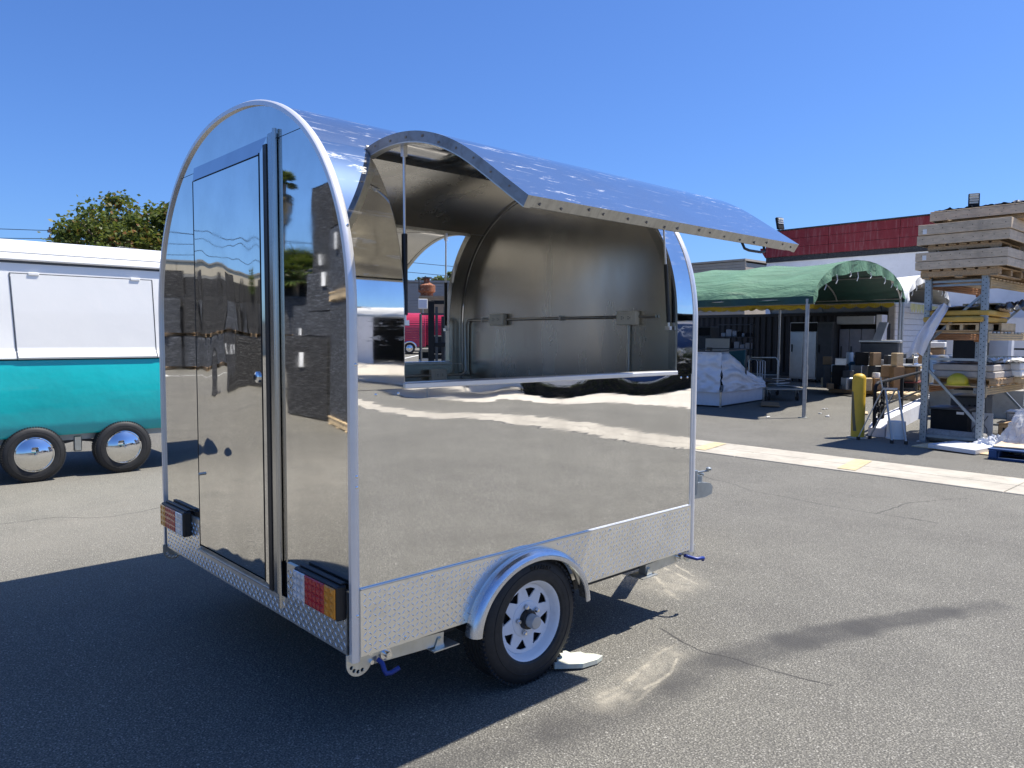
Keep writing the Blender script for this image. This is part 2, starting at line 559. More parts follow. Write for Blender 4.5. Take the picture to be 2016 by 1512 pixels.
# pale concrete gutter strip, cast in slabs, with two yellow paint marks
MT['conc'] = M('old_concrete', (0.40, 0.365, 0.30), 0.9, 0, 0.15, 2.5, dirt=(0.18, 0.16, 0.13), dirt_amt=0.35, bmp=0.003, bscale=70)
MT['yellow_line'] = M('worn_yellow_paint', (0.50, 0.405, 0.22), 0.8, 0, 0.2, 9, dirt=(0.40, 0.365, 0.30), dirt_amt=0.95)
strip = bpy.data.objects.new('concrete_gutter', None)
COL.objects.link(strip)
tag(strip, kind='structure')
y = -46.0
while y < 15:
    L = 3.05
    b = MB()
    b.bb((7.37, y, -0.05), (7.86, y + L - 0.012, 0.012 + rnd(-.001, .001)), 0.006)
    b.bb((7.872, y, -0.05), (8.38, y + L - 0.012, 0.012 + rnd(-.001, .001)), 0.006)
    b.build('concrete_slab', MT['conc'], strip)
    y += L
for (x0, x1, ya) in ((7.5, 8.3, 3.32), (7.45, 8.3, 1.26)):
    b = MB()
    b.add([(x0, ya, 0.018), (x1, ya + 0.15, 0.018), (x1, ya + 0.36, 0.018), (x0, ya + 0.22, 0.018)], [(0, 1, 2, 3)])
    tag(b.build('yellow_paint_mark', MT['yellow_line']), kind='structure')
MT['white_line'] = M('road_white', (0.72, 0.72, 0.68), 0.8, 0, 0.12, 5, dirt=(0.2, 0.2, 0.19), dirt_amt=0.5)
def line(p0, p1, wd=0.11, h=0.005):
    b = MB()
    p0, p1 = Vector(p0), Vector(p1)
    d = (p1 - p0).normalized()
    s = Vector((-d.y, d.x, 0)) * wd / 2
    n = max(2, int((p1 - p0).length / 2))
    for i in range(n):
        a, c = p0.lerp(p1, i / n), p0.lerp(p1, (i + 1) / n)
        za, zc = gz(a.x, a.y) + h, gz(c.x, c.y) + h
        b.add([(a.x + s.x, a.y + s.y, za), (a.x - s.x, a.y - s.y, za), (c.x - s.x, c.y - s.y, zc), (c.x + s.x, c.y + s.y, zc)], [(0, 1, 2, 3)])
    tag(b.build('painted_line', MT['white_line']), kind='structure')
line((-40, 27.0, 0), (-1, 28.3, 0), 0.16)
line((-8.6, 28.0, 0), (-9.4, 33.5, 0), 0.14)
line((22, 28.5, 0), (33, 36.0, 0), 0.14)
line((15, 24.5, 0), (24, 33, 0), 0.14)
# pale concrete yard further along the building
g = MB()
g.add([(12.9, -70, 0.006), (12.2, -2.6, 0.006), (33.5, -2.6, 0.006), (70, -70, 0.006)], [(0, 1, 2, 3)])
MT['yard'] = M('pale_concrete', (0.5, 0.46, 0.39), 0.85, 0, 0.1, 0.6, dirt=(0.3, 0.28, 0.25), dirt_amt=0.3)
tag(g.build('concrete_yard', MT['yard']), kind='structure')

# ================================================================== polished food trailer
YC, ZS = 0.998, 1.62
def bulge(z):
    return 1.018
_half = [(YC - bulge(z), z) for z in np.linspace(0.36, ZS, 70)[:-1]]
for t in np.linspace(0, math.pi / 2, 400):
    _half.append((YC - 1.018 * math.cos(t) ** (2 / 2.2), ZS + 0.948 * math.sin(t) ** (2 / 2.2)))
PROF = _half + [(2 * YC - y, z) for y, z in _half[::-1][1:]]
PA = np.array(PROF)
SL = np.concatenate([[0], np.cumsum(np.hypot(*np.diff(PA, axis=0).T))])
LEN = SL[-1]
def P(s, off=0.0):
    """point of the body outline at arc length s, off outward"""
    y, z = np.interp(s, SL, PA[:, 0]), np.interp(s, SL, PA[:, 1])
    y0, z0 = np.interp(max(0, s - 0.01), SL, PA[:, 0]), np.interp(max(0, s - 0.01), SL, PA[:, 1])
    y1, z1 = np.interp(min(LEN, s + 0.01), SL, PA[:, 0]), np.interp(min(LEN, s + 0.01), SL, PA[:, 1])
    d = math.hypot(y1 - y0, z1 - z0)
    return y - off * (z1 - z0) / d, z + off * (y1 - y0) / d
hs = SL[:len(_half)]
S = lambda z: float(np.interp(z, PA[:len(_half), 1], hs))      # arc length of height z on the near side
SEAM, SILL, TREAD = S(2.302), S(1.352), S(0.613)
X0, X1, OP0, OP1 = 0.0, 2.185, 0.226, 2.004

trailer = thing('food_trailer', 'polished stainless steel food trailer with both serving hatches propped open', 'trailer')
BM3 = [MT['m_side'], MT['m_in'], MT['alu_raw']]

def shell(name, s0, s1, x0, x1, o1, o0, mats, parent=trailer, n=24, flip=False, nx=1, wave=None):
    b = MB()
    q, fs = [], []
    sf = (lambda s: LEN - s) if flip else (lambda s: s)
    for o in (o1, o0):
        for i in range(n + 1):
            y, z = P(sf(s0 + (s1 - s0) * i / n), o)
            for k in range(nx + 1):
                x = x0 + (x1 - x0) * k / nx
                q.append((x, y + (wave(x, z) if wave else 0), z))
    m = nx + 1
    N = (n + 1) * m
    for l in (0, 1):
        b2 = [(l * N + i * m + k, l * N + i * m + k + 1, l * N + (i + 1) * m + k + 1, l * N + (i + 1) * m + k)
              for i in range(n) for k in range(nx)]
        fs += b2
    base = len(fs)
    for i in range(n):
        fs.append((i * m, (i + 1) * m, N + (i + 1) * m, N + i * m))
        fs.append((i * m + nx, (i + 1) * m + nx, N + (i + 1) * m + nx, N + i * m + nx))
    for k in range(nx):
        fs.append((k, k + 1, N + k + 1, N + k))
        e = n * m
        fs.append((e + k, e + k + 1, N + e + k + 1, N + e + k))
    b.add(q, fs)
    h = n * nx
    b.mi = [0] * h + [1] * h + [2] * (len(fs) - 2 * h)
    return b.build(name, mats, parent, smooth=True)

def side_wave(x, z):
    """thin sheet riveted along its edges: slow buckles, and a roll along the top edge"""
    e = min(1, (x - 0.012) / 0.25, (2.175 - x) / 0.12)
    w_ = 0.0034 * noise.noise(Vector((x * 0.9 + 3.1, z * 1.9, 0.7))) + 0.00018 * noise.noise(Vector((x * 4.0, z * 6, 2.2)))
    k = max(0.0, (z - 1.20) / 0.152)
    arcs = 0.25 + 1.0 * math.exp(-((x - 1.12) / 0.22) ** 2) + 1.15 * math.exp(-((x - 1.72) / 0.24) ** 2) + 0.35 * math.exp(-((x - 0.62) / 0.14) ** 2)
    return e * w_ * min(1, (z - 0.61) / 0.2) + 0.0030 * arcs * k ** 2.4 * max(0, min(1, e))
ROOFM = [MT['m_roof'], MT['m_in'], MT['alu_raw']]
shell('roof_panel', SEAM + 0.002, LEN - SEAM - 0.002, 0.012, 2.175, 0.0, -0.035, ROOFM, n=70)
for fl in (False, True):
    shell('side_panel', TREAD, SILL, 0.012, 2.175, 0.0, -0.035, BM3, n=44, flip=fl, nx=90, wave=None if fl else side_wave)
    shell('corner_panel', SILL + 0.002, SEAM - 0.002, 0.012, OP0, 0.002, -0.035, [MT['m_strip'], MT['m_in'], MT['alu_raw']], n=30, flip=fl)
    shell('corner_panel', SILL + 0.002, SEAM - 0.002, OP1, 2.175, 0.002, -0.035, [MT['m_strip'], MT['m_in'], MT['alu_raw']], n=30, flip=fl)
MY = lambda y, fl: 2 * YC - y if fl else y

def outline(o, zmin=None, n=160):
    pts = [P(LEN * i / n, o) for i in range(n + 1)]
    return [p for p in pts if zmin is None or p[1] >= zmin]

# end walls: mirror sheets with fine joints, dull liners inside
yz = lambda x: (lambda a, b, h: (h, a, b))
JT = 2.361
pts = outline(-0.012)
def cut(pts, lo=None, hi=None, ymax=None, ymin=None):
    """clip a closed polygon against axis-aligned half planes"""
    def clip(pl, f, g):
        out = []
        for i, a in enumerate(pl):
            c = pl[(i + 1) % len(pl)]
            fa, fc = f(a), f(c)
            if fa >= 0:
                out.append(a)
            if fa * fc < 0:
                k = fa / (fa - fc)
                out.append((a[0] + (c[0] - a[0]) * k, a[1] + (c[1] - a[1]) * k))
        return out
    if lo is not None:
        pts = clip(pts, lambda p: p[1] - lo, 0)
    if hi is not None:
        pts = clip(pts, lambda p: hi - p[1], 0)
    if ymax is not None:
        pts = clip(pts, lambda p: ymax - p[0], 0)
    if ymin is not None:
        pts = clip(pts, lambda p: p[0] - ymin, 0)
    return pts
for nm, kw, mt in (('rear_panel', dict(lo=JT + 0.0015), 'm_flat'), ('rear_panel', dict(lo=0.60, hi=JT - 0.0015, ymax=0.552), 'm_rear'),
                   ('rear_panel', dict(lo=0.60, hi=JT - 0.0015, ymin=1.44), 'm_rear')):
    MB().prism(cut(pts, **kw), yz(0), 0.0, 0.004).build(nm, MT[mt], trailer)
MB().prism(cut(pts), yz(0), 0.006, 0.012).build('rear_backing', MT['dark'], trailer)
MB().prism(outline(-0.037), yz(0), 0.04, 0.046).build('rear_liner', MT['m_in'], trailer)
MB().prism(outline(-0.012), yz(0), 2.178, 2.184).build('front_panel', MT['m_flat'], trailer)
MB().prism(outline(-0.037), yz(0), 2.125, 2.131).build('front_liner', MT['m_in'], trailer)
# edge trims swept round both ends
def arch_trim(xa, xb, o0, o1, mt, name='edge_trim', z0=0.345, n=130):
    b = MB()
    c = 0.25 * (o1 - o0)
    d = 0.3 * abs(xb - xa)
    sec = [(xa, o0), (xb, o0), (xb, o1 - c), (xb - math.copysign(d, xb - xa), o1), (xa + math.copysign(d, xb - xa), o1), (xa, o1 - c)]
    q, fs = [], []
    k = len(sec)
    ss = [-1] + [LEN * i / n for i in range(n + 1)] + [-2]
    for s in ss:
        for x, o in sec:
            if s == -1:
                y, z = P(0, o)
                z = z0
            elif s == -2:
                y, z = P(LEN, o)
                z = z0
            else:
                y, z = P(s, o)
            q.append((x, y, z))
    for i in range(len(ss) - 1):
        for j in range(k):
            fs.append((i * k + j, i * k + (j + 1) % k, (i + 1) * k + (j + 1) % k, (i + 1) * k + j))
    fs += [tuple(range(k)), tuple((len(ss) - 1) * k + j for j in range(k))]
    return b.add(q, fs).build(name, mt, trailer, smooth=True)
MT['trim'] = M('anodised_trim', (0.74, 0.74, 0.75), 0.34, 0.55, 0.03, 3, (1, 1, 5))
tr_rear = arch_trim(-0.012, 0.022, -0.014, 0.010, MT['trim'])
arch_trim(2.196, 2.164, -0.014, 0.010, MT['trim'])
arch_trim(2.161, 2.151, -0.01, 0.006, MT['trim'])
ib = [P(LEN * i / 120, -0.047) for i in range(121)]
MB().tube([(2.122, y, z) for y, z in ib], 0.006, 6).build('inner_bead', MT['chrome'], trailer, smooth=True)

# ---- tread plate skirts with raised lugs
WX, WZ, WR = 0.885, 0.285, 0.285
def skirt_poly():
    p = [(0.022, 0.362), (WX - 0.345, 0.362)]
    for i in range(25):
        a = math.pi - 0.2 - (math.pi - 0.4) * i / 24
        p.append((WX + 0.345 * math.cos(a), WZ + 0.008 + 0.302 * math.sin(a)))
    p = [q for q in p if q[1] >= 0.362]
    p += [(WX + 0.345, 0.362), (2.15, 0.362), (2.15, 0.613), (WX + 0.3, 0.613)]
    # keep a bridge over the wheel opening
    return p + [(0.022, 0.613)]
def lugs(region, fn, pitch=0.0215, size=0.0138, wid=0.0026, h=0.0026):
    b = MB()
    (a0, a1), (b0, b1), ok = region
    na, nb = int((a1 - a0) / pitch), int((b1 - b0) / pitch)
    for i in range(na):
        for j in range(nb):
            ca, cb = a0 + (i + 0.5) * pitch, b0 + (j + 0.5) * pitch
            if not ok(ca, cb):
                continue
            sg = 1 if (i + j) % 2 else -1
            d = (0.7071, 0.7071 * sg)
            e = (-d[1], d[0])
            q = [(ca + d[0] * size, cb + d[1] * size), (ca + e[0] * wid, cb + e[1] * wid),
                 (ca - d[0] * size, cb - d[1] * size), (ca - e[0] * wid, cb - e[1] * wid)]
            b.add([fn(x, y, 0) for x, y in q] + [fn(ca, cb, h)], [(0, 1, 4), (1, 2, 4), (2, 3, 4), (3, 0, 4)])
    return b
archok = lambda a, c: ((a - WX) / 0.37) ** 2 + ((c - WZ) / 0.35) ** 2 > 1.0
for fl in (False, True):
    yo = MY(-0.031, fl)
    yi = MY(-0.0185, fl)
    sg = 1 if fl else -1
    sk = MB().prism(skirt_poly(), lambda a, c, h: (a, h, c), yo, yi).build('tread_skirt', MT['tread'], trailer)
    lg = lugs(((0.03, 2.145), (0.368, 0.606), archok), lambda a, c, h: (a, yo + sg * (h * 0.7 - 0.0002), c)).build('tread_lugs', MT['lug'], sk)
    tag(lg, kind='stuff')
    MB().bb((0.024, min(yo, MY(-0.0212, fl)), 0.6145), (2.15, max(yo, MY(-0.0212, fl)), 0.6175)).build('skirt_lip', MT['alu'], trailer)
# rear tread plate (lower across the door)
poly = [(0.02, 0.362), (1.976, 0.362), (1.978, 0.606), (1.475, 0.606), (1.475, 0.452), (0.50, 0.452), (0.50, 0.606), (0.018, 0.606)]
rk = MB().prism(poly, yz(0), -0.008, -0.0005).build('rear_tread', MT['tread'], trailer)
tag(lugs(((0.026, 1.97), (0.368, 0.602), lambda a, c: c < 0.44 or a < 0.49 or a > 1.485), lambda a, c, h: (-0.0078 - h, a, c)).build('tread_lugs', MT['lug'], rk), kind='stuff')

# ---- rear door: bevelled frame, wavy mirror leaf, hinge post, gasket, lock, sill
door = MB()
o_ = [(0.642, 0.455), (1.472, 0.455), (1.472, 2.385), (0.642, 2.385)]
i_ = [(0.657, 0.492), (1.415, 0.492), (1.415, 2.312), (0.657, 2.312)]
door.add([(-0.002, a, c) for a, c in o_] + [(-0.028, a, c) for a, c in i_], [(0, 1, 5, 4), (1, 2, 6, 5), (2, 3, 7, 6), (3, 0, 4, 7)])
dr = door.build('door', MT['m_flat'], trailer)
MB().bb((-0.031, 0.661, 0.50), (-0.026, 1.408, 2.305), 0.002).build('door_leaf', MT['m_door'], dr)
MB().bb((-0.033, 0.6585, 0.49), (-0.022, 0.6605, 2.315)).build('leaf_edge', MT['black'], dr)
MB().bb((-0.033, 1.4085, 0.49), (-0.022, 1.4105, 2.305)).build('leaf_edge', MT['black'], dr)
MB().bb((-0.033, 0.6605, 2.3065), (-0.022, 1.4085, 2.3085)).build('leaf_edge', MT['black'], dr)
MB().bb((-0.023, 0.607, 0.46), (-0.004, 0.6395, 2.345)).build('door_gasket', MT['black'], dr)
MB().bb((-0.019, 0.563, 0.455), (-0.0045, 0.605, 2.385), 0.003).build('door_jamb', MT['post_steel'], trailer)
MB().tube([(-0.0115, 0.5515, 0.40), (-0.0115, 0.5515, 2.398)], 0.0095, 20).build('hinge_post', MT['post_steel'], trailer, smooth=True)
MB().bb((-0.02, 0.62, 0.452), (-0.003, 1.475, 0.462), 0.002).build('door_sill', MT['alu_raw'], trailer)
lk = MB().lathe([(0.024, 0), (0.024, 0.006), (0.019, 0.009), (0.012, 0.011), (0.012, 0.016), (0.0, 0.016)], (-0.031, 0.70, 1.375), (-1, 0, 0), 20).build('door_lock', MT['chrome'], dr, smooth=True)
MB().bb((-0.050, 0.697, 1.364), (-0.0462, 0.703, 1.386)).build('key_slot', MT['black'], dr)
MB().cyl((-0.028, 1.365, 0.865), (-0.05, 1.365, 0.865), 0.007).build('door_stop', MT['zinc'], dr, smooth=True)

# ---- tail lamps
def tail_lamp(y0, y1, order):
    hb = MB().bb((-0.052, y0, 0.50), (-0.0085, y1, 0.632), 0.006).build('tail_lamp', MT['black'], trailer)
    MB().bb((-0.03, y0 + 0.008, 0.632), (-0.0087, y1 - 0.008, 0.640), 0.003).build('lamp_hood', MT['black'], hb)
    a = y0 + 0.006
    for mt, wd in order:
        wd = wd * (y1 - y0 - 0.012)
        nm = {'glassy_red': 'red_lens', 'glassy_amber': 'amber_lens', 'glassy_clear': 'clear_lens'}[mt]
        b = MB().bb((-0.060, a + 0.001, 0.508), (-0.0515, a + wd - 0.001, 0.624), 0.003)
        cols = max(1, round(wd / 0.034))
        for i in range(cols):
            for j in range(4):
                cy, cz = a + (i + 0.5) * wd / cols, 0.523 + j * 0.0285
                h = 0.011
                b.add([(-0.060, cy - h, cz - h), (-0.060, cy + h, cz - h), (-0.060, cy + h, cz + h), (-0.060, cy - h, cz + h), (-0.0645, cy, cz)],
                      [(0, 1, 4), (1, 2, 4), (2, 3, 4), (3, 0, 4)])
        b.build(nm, MT[mt], hb)
        a += wd
tail_lamp(0.012, 0.352, (('glassy_amber', 0.24), ('glassy_red', 0.47), ('glassy_clear', 0.29)))
tail_lamp(1.585, 1.925, (('glassy_clear', 0.29), ('glassy_red', 0.47), ('glassy_amber', 0.24)))

# ---- opening frames, sills
for fl in (False, True):
    y0, z0 = P(SILL if not fl else LEN - SILL, 0.012)
    y1 = MY(0.05, fl)
    MB().bb((OP0, min(y0, y1), 1.352), (OP1, max(y0, y1), 1.374), 0.003).build('serving_sill', MT['alu'], trailer)
    for x in (OP0 + 0.0015, OP1 - 0.0075):
        b = MB()
        k = 24
        q = []
        for i in range(k + 1):
            s = SILL + 0.004 + (SEAM - SILL - 0.008) * i / k
            s = LEN - s if fl else s
            for xx, o in ((x, -0.004), (x + 0.006, -0.004), (x + 0.006, -0.05), (x, -0.05)):
                yy, zz = P(s, o)
                q.append((xx, yy, zz))
        fs = [(i * 4 + j, i * 4 + (j + 1) % 4, i * 4 + 4 + (j + 1) % 4, i * 4 + 4 + j) for i in range(k) for j in range(4)]
        b.add(q, fs).build('opening_frame', MT['post_steel'], trailer)
MB().bb((0.05, 0.04, 0.365), (2.12, 1.956, 0.40)).build('floor_board', MT['tread'], trailer)
b = MB()
for x in (0.16, 0.42, 1.4, 1.78, 2.05):
    b.beam((x, 0.06, 0.338), (x, 1.936, 0.338), 0.05, 0.045)
for yy in (0.06, 1.936):
    b.beam((0.13, yy, 0.338), (WX - 0.36, yy, 0.338), 0.045, 0.045)
    b.beam((WX + 0.36, yy, 0.338), (2.08, yy, 0.338), 0.045, 0.045)
b.build('chassis_frame', MT['steel_dark'], trailer)
MB().cyl((WX, 0.06, WZ), (WX, 1.936, WZ), 0.035).build('axle', MT['steel_dark'], trailer)

# ---- wheels and mudguards
def fender(fl):
    b = MB()
    sec = [(0.0, -0.02), (0.010, -0.036), (0.012, -0.062), (0.007, -0.080), (-0.004, -0.092), (-0.018, -0.097), (-0.031, -0.096), (-0.034, -0.091),
           (-0.019, -0.091), (-0.008, -0.085), (-0.002, -0.062), (-0.004, -0.02)]
    n, k = 48, len(sec)
    q = []
    for i in range(n + 1):
        a = math.radians(3 + 174 * i / n)
        for dr_, yy in sec:
            q.append((WX + (0.357 + dr_) * math.cos(a), MY(yy, fl), WZ + 0.006 + (0.306 + dr_) * math.sin(a)))
    fs = [(i * k + j, i * k + (j + 1) % k, (i + 1) * k + (j + 1) % k, (i + 1) * k + j) for i in range(n) for j in range(k)]
    fs += [tuple(range(k)), tuple(n * k + j for j in range(k))]
    fm = b.add(q, fs).build('mudguard', MT['fender'], trailer, smooth=True)
    # inner liner that closes the wheel well
    b = MB()
    q, fs = [], []
    for i in range(25):
        a = math.radians(3 + 174 * i / 24)
        for yy in (0.0, 0.3):
            q.append((WX + 0.342 * math.cos(a), MY(yy, fl), WZ + 0.006 + 0.297 * math.sin(a)))
    b.add(q, [(2 * i, 2 * i + 1, 2 * i + 3, 2 * i + 2) for i in range(24)])
    b.build('wheel_well', MT['dark'], trailer)
MT['fender'] = M('fender_aluminium', (0.66, 0.68, 0.72), 0.25, 0.92, 0.08, 6, (1, 5, 1), (0.3, 0.3, 0.3), 0.3)
fender(False)
fender(True)

def tyre_prof(r, hw, rr):
    p = [(rr, hw - 0.018), (rr + 0.012, hw - 0.004), (rr + 0.035, hw), (r - 0.035, hw - 0.004), (r - 0.014, hw - 0.014), (r - 0.004, hw - 0.026)]
    tread = [(r, hw - 0.034)]
    for c in (0.62, 0.2):
        w_ = hw * c
        tread += [(r, w_ * 0.72 + 0.006), (r - 0.007, w_ * 0.72 + 0.004), (r - 0.007, w_ * 0.72 - 0.004), (r, w_ * 0.72 - 0.006)]
    p += tread
    return p + [(a, -h) for a, h in p[::-1]]
def make_tyre(r, hw, rr):
    b = MB().lathe(tyre_prof(r, hw, rr), (0, 0, 0), (0, -1, 0), 64)
    for rad, h in ((rr + 0.055, hw - 0.0012), (rr + 0.028, hw - 0.0015)):
        b.lathe([(rad, h - 0.001), (rad + 0.001, h + 0.0012), (rad + 0.003, h + 0.0012), (rad + 0.004, h - 0.002)], (0, 0, 0), (0, -1, 0), 64)
    for i in range(72):        # tread blocks on both shoulders
        a = 2 * math.pi * i / 72
        for s in (-1, 1):
            m = Matrix.Rotation(a, 4, 'Y') @ Matrix.Translation((0, s * (hw - 0.03), r - 0.003)) @ Matrix.Rotation(s * 0.35, 4, 'Z')
            b.T = m
            b.box((0, 0, 0), (0.015, 0.028, 0.011))
    b.T = None
    return b.mesh('tyre', MT['rubber'], smooth=True)
tyre_me = make_tyre(0.285, 0.088, 0.176)
def wheel_disc():
    b = MB()
    fn = lambda a, c, h: (a, -h, c)
    for k in range(8):
        t0 = 2 * math.pi * k / 8
        sec = []
        for i in range(5):
            t = t0 - math.pi / 8 + math.pi / 4 * i / 4
            sec.append((0.156 * math.cos(t), 0.156 * math.sin(t)))
        for i in range(5):
            t = t0 + math.pi / 8 - math.pi / 4 * i / 4
            sec.append((0.082 * math.cos(t), 0.082 * math.sin(t)))
        hole = []
        for r_, dt in ((0.129, -0.205), (0.131, -0.235), (0.138, -0.225), (0.140, 0), (0.138, 0.225), (0.131, 0.235), (0.129, 0.205), (0.096, 0.04), (0.094, 0.0), (0.096, -0.04)):
            hole.append((r_ * math.cos(t0 + dt), r_ * math.sin(t0 + dt)))
        b.prism(sec, fn, 0.028, 0.034, [hole[::-1]])
    b.lathe([(0.0835, 0.030), (0.0815, 0.037), (0.072, 0.041), (0.046, 0.041), (0.044, 0.030)], (0, 0, 0), (0, -1, 0), 48)
    b.lathe([(0.155, 0.030), (0.158, 0.034), (0.163, 0.050), (0.170, 0.066), (0.178, 0.0735), (0.186, 0.078), (0.1885, 0.075), (0.187, 0.070), (0.178, 0.064), (0.168, -0.06)], (0, 0, 0), (0, -1, 0), 64)
    return b.mesh('rim', MT['rim_white'], smooth=True)
MT['rim_white'] = M('white_rim', (0.74, 0.75, 0.77), 0.38, 0, 0.03, 6, dirt=(0.5, 0.48, 0.45), dirt_amt=0.25)
MT['grease_cap'] = M('grease_cap', (0.42, 0.43, 0.43), 0.4, 0.4)
rim_me = wheel_disc()
nut = MB().lathe([(0.0125, 0.041), (0.0125, 0.046)], (0, 0, 0), (0, -1, 0), 16).lathe([(0.0098, 0.046), (0.0098, 0.060), (0.0075, 0.0625), (0.0, 0.0625)], (0, 0, 0), (0, -1, 0), 6)
nut_me = nut.mesh('lug_nut', MT['chrome'])
hub_me = MB().lathe([(0.045, -0.03), (0.044, 0.055), (0.040, 0.064), (0.0, 0.064)], (0, 0, 0), (0, -1, 0), 32).mesh('hub', MT['black'], smooth=True)
cap_me = MB().lathe([(0.031, 0.06), (0.031, 0.098), (0.027, 0.104), (0.0, 0.106)], (0, 0, 0), (0, -1, 0), 32).mesh('hub_cap', MT['grease_cap'], smooth=True)
drum_me = MB().lathe([(0.15, -0.06), (0.15, 0.012), (0.0, 0.012)], (0, 0, 0), (0, -1, 0), 32).mesh('brake_drum', MT['dark'])
word_me = text_mesh('RAZANO', 0.030, 0.0008)
word_me.materials.append(MT['rubber'])
# bend the raised sidewall lettering round the tyre
for v in word_me.vertices:
    a = -v.co.x / 0.235 + math.radians(90)
    r_ = 0.243 + v.co.y
    v.co = Vector((r_ * math.cos(a), -0.0878 + (-0.0014 if v.co.z > 0 else 0.002), r_ * math.sin(a)))
for fl in (False, True):
    wy, rz = MY(0.018, fl), (math.pi if fl else 0)
    wh = bpy.data.objects.new('wheel', None)
    COL.objects.link(wh)
    wh.parent = trailer
    wh.location = (WX, wy, WZ)
    wh.rotation_euler = (0, 0, rz)
    inst('tyre', tyre_me, wh)
    inst('rim', rim_me, wh, rot=(0, math.radians(12), 0))
    inst('hub', hub_me, wh)
    inst('hub_cap', cap_me, wh)
    inst('brake_drum', drum_me, wh)
    inst('sidewall_lettering', word_me, wh, rot=(0, math.radians(10), 0))
    for k in range(5):
        a = math.radians(30 + 72 * k)
        inst('lug_nut', nut_me, wh, (0.0605 * math.cos(a), 0, 0.0605 * math.sin(a)))

# ---- corner stabilisers
def stabiliser(xm, fl, name='stabiliser'):
    fx = (lambda x: x + 0.03) if not xm else (lambda x: 2.185 - x)
    F = lambda x, y, z: (fx(x), MY(y, fl), z)
    top = MB()
    top.prism([(0.0 + 0.055 * math.cos(t), 0.335 + 0.055 * math.sin(t)) for t in np.linspace(math.pi, 2 * math.pi, 18)] + [(0.13, 0.345), (0.13, 0.372), (-0.055, 0.372)],
              lambda a, c, h: F(a, h, c), -0.006, -0.001,
              [[(-0.0 + 0.037 * math.cos(t0) + 0.008 * math.cos(t), 0.335 + 0.037 * math.sin(t0) + 0.008 * math.sin(t)) for t in np.linspace(0, 2 * math.pi, 9)[:-1]]
               for t0 in (3.55, 4.05, 4.55, 5.05)])
    st = top.build(name, MT['zinc'], trailer)
    arm = MB()
    arm.beam(F(0.02, 0.022, 0.333), F(0.40, 0.022, 0.315), 0.046, 0.052)
    arm.build('arm', MT['zinc'], st)
    ft = MB()
    ft.box(F(0.395, 0.02, 0.283), (0.13, 0.10, 0.005))
    ft.prism([(0.35, 0.284), (0.40, 0.284), (0.385, 0.325), (0.368, 0.325)], lambda a, c, h: F(a, h, c), -0.008, -0.004)
    ft.cyl(F(0.377, -0.012, 0.318), F(0.377, 0.0, 0.318), 0.007)
    ft.build('foot', MT['zinc'], st)
    bl = MB().cyl(F(0.115, -0.035, 0.335), F(0.115, 0.0, 0.335), 0.013, n=10).cyl(F(0.115, -0.01, 0.335), F(0.115, -0.001, 0.335), 0.024, n=16).cyl(F(0.045, -0.016, 0.358), F(0.045, -0.001, 0.358), 0.011, n=6).cyl(F(0.05, -0.016, 0.32), F(0.05, -0.001, 0.32), 0.009, n=6)
    bl.build('bolt', MT['chrome'], st, smooth=True)
    if not xm:
        hp = [F(0.075, -0.012, 0.325), F(0.085, -0.03, 0.312), F(0.085, -0.045, 0.288), F(0.09, -0.05, 0.276), F(0.11, -0.052, 0.274), F(0.145, -0.054, 0.284)]
    else:
        hp = [F(0.06, -0.012, 0.33), F(0.05, -0.05, 0.325), F(0.03, -0.075, 0.318), F(-0.01, -0.085, 0.318), F(-0.03, -0.078, 0.312), F(-0.035, -0.07, 0.298)]
    MB().tube(hp, 0.0095, 10).build('handle_grip', MT['blue_grip'], st, smooth=True)
for xm in (False, True):
    for fl in (False, True):
        stabiliser(xm, fl)

# ---- drawbar and coupling
b = MB()
for fl in (False, True):
    b.beam((2.19, MY(0.30, fl), 0.345), (3.42, MY(0.93, fl), 0.345), 0.06, 0.08)
b.beam((2.19, YC, 0.345), (3.62, YC, 0.345), 0.08, 0.08)
b.beam((2.62, 0.53, 0.39), (2.62, 1.46, 0.39), 0.05, 0.01)
b.build('drawbar', MT['galv'], trailer)
cp = MB()
cp.prism([(3.50, 0.285), (3.80, 0.27), (3.90, 0.285), (3.915, 0.34), (3.88, 0.375), (3.74, 0.40), (3.50, 0.40)], lambda a, c, h: (a, h, c), YC - 0.06, YC + 0.06)
cp.cyl((3.80, YC, 0.38), (3.80, YC, 0.44), 0.03)
co = cp.build('coupling', MT['galv'], trailer, smooth=True)
MB().tube([(3.66, YC, 0.40), (3.70, YC, 0.45), (3.78, YC, 0.47), (3.86, YC, 0.44)], 0.012, 8).build('coupling_lever', MT['galv'], co, smooth=True)
jk = MB().cyl((3.58, YC - 0.10, 0.33), (3.58, YC - 0.10, 0.52), 0.03).lathe([(0.0, 0.0), (0.02, 0.004), (0.022, 0.02), (0.0, 0.03)], (3.66, YC - 0.18, 0.52), (0, 0, 1), 14).cyl((3.58, YC - 0.10, 0.50), (3.66, YC - 0.18, 0.52), 0.008)
jk.build('coupling_jack', MT['galv'], trailer, smooth=True)

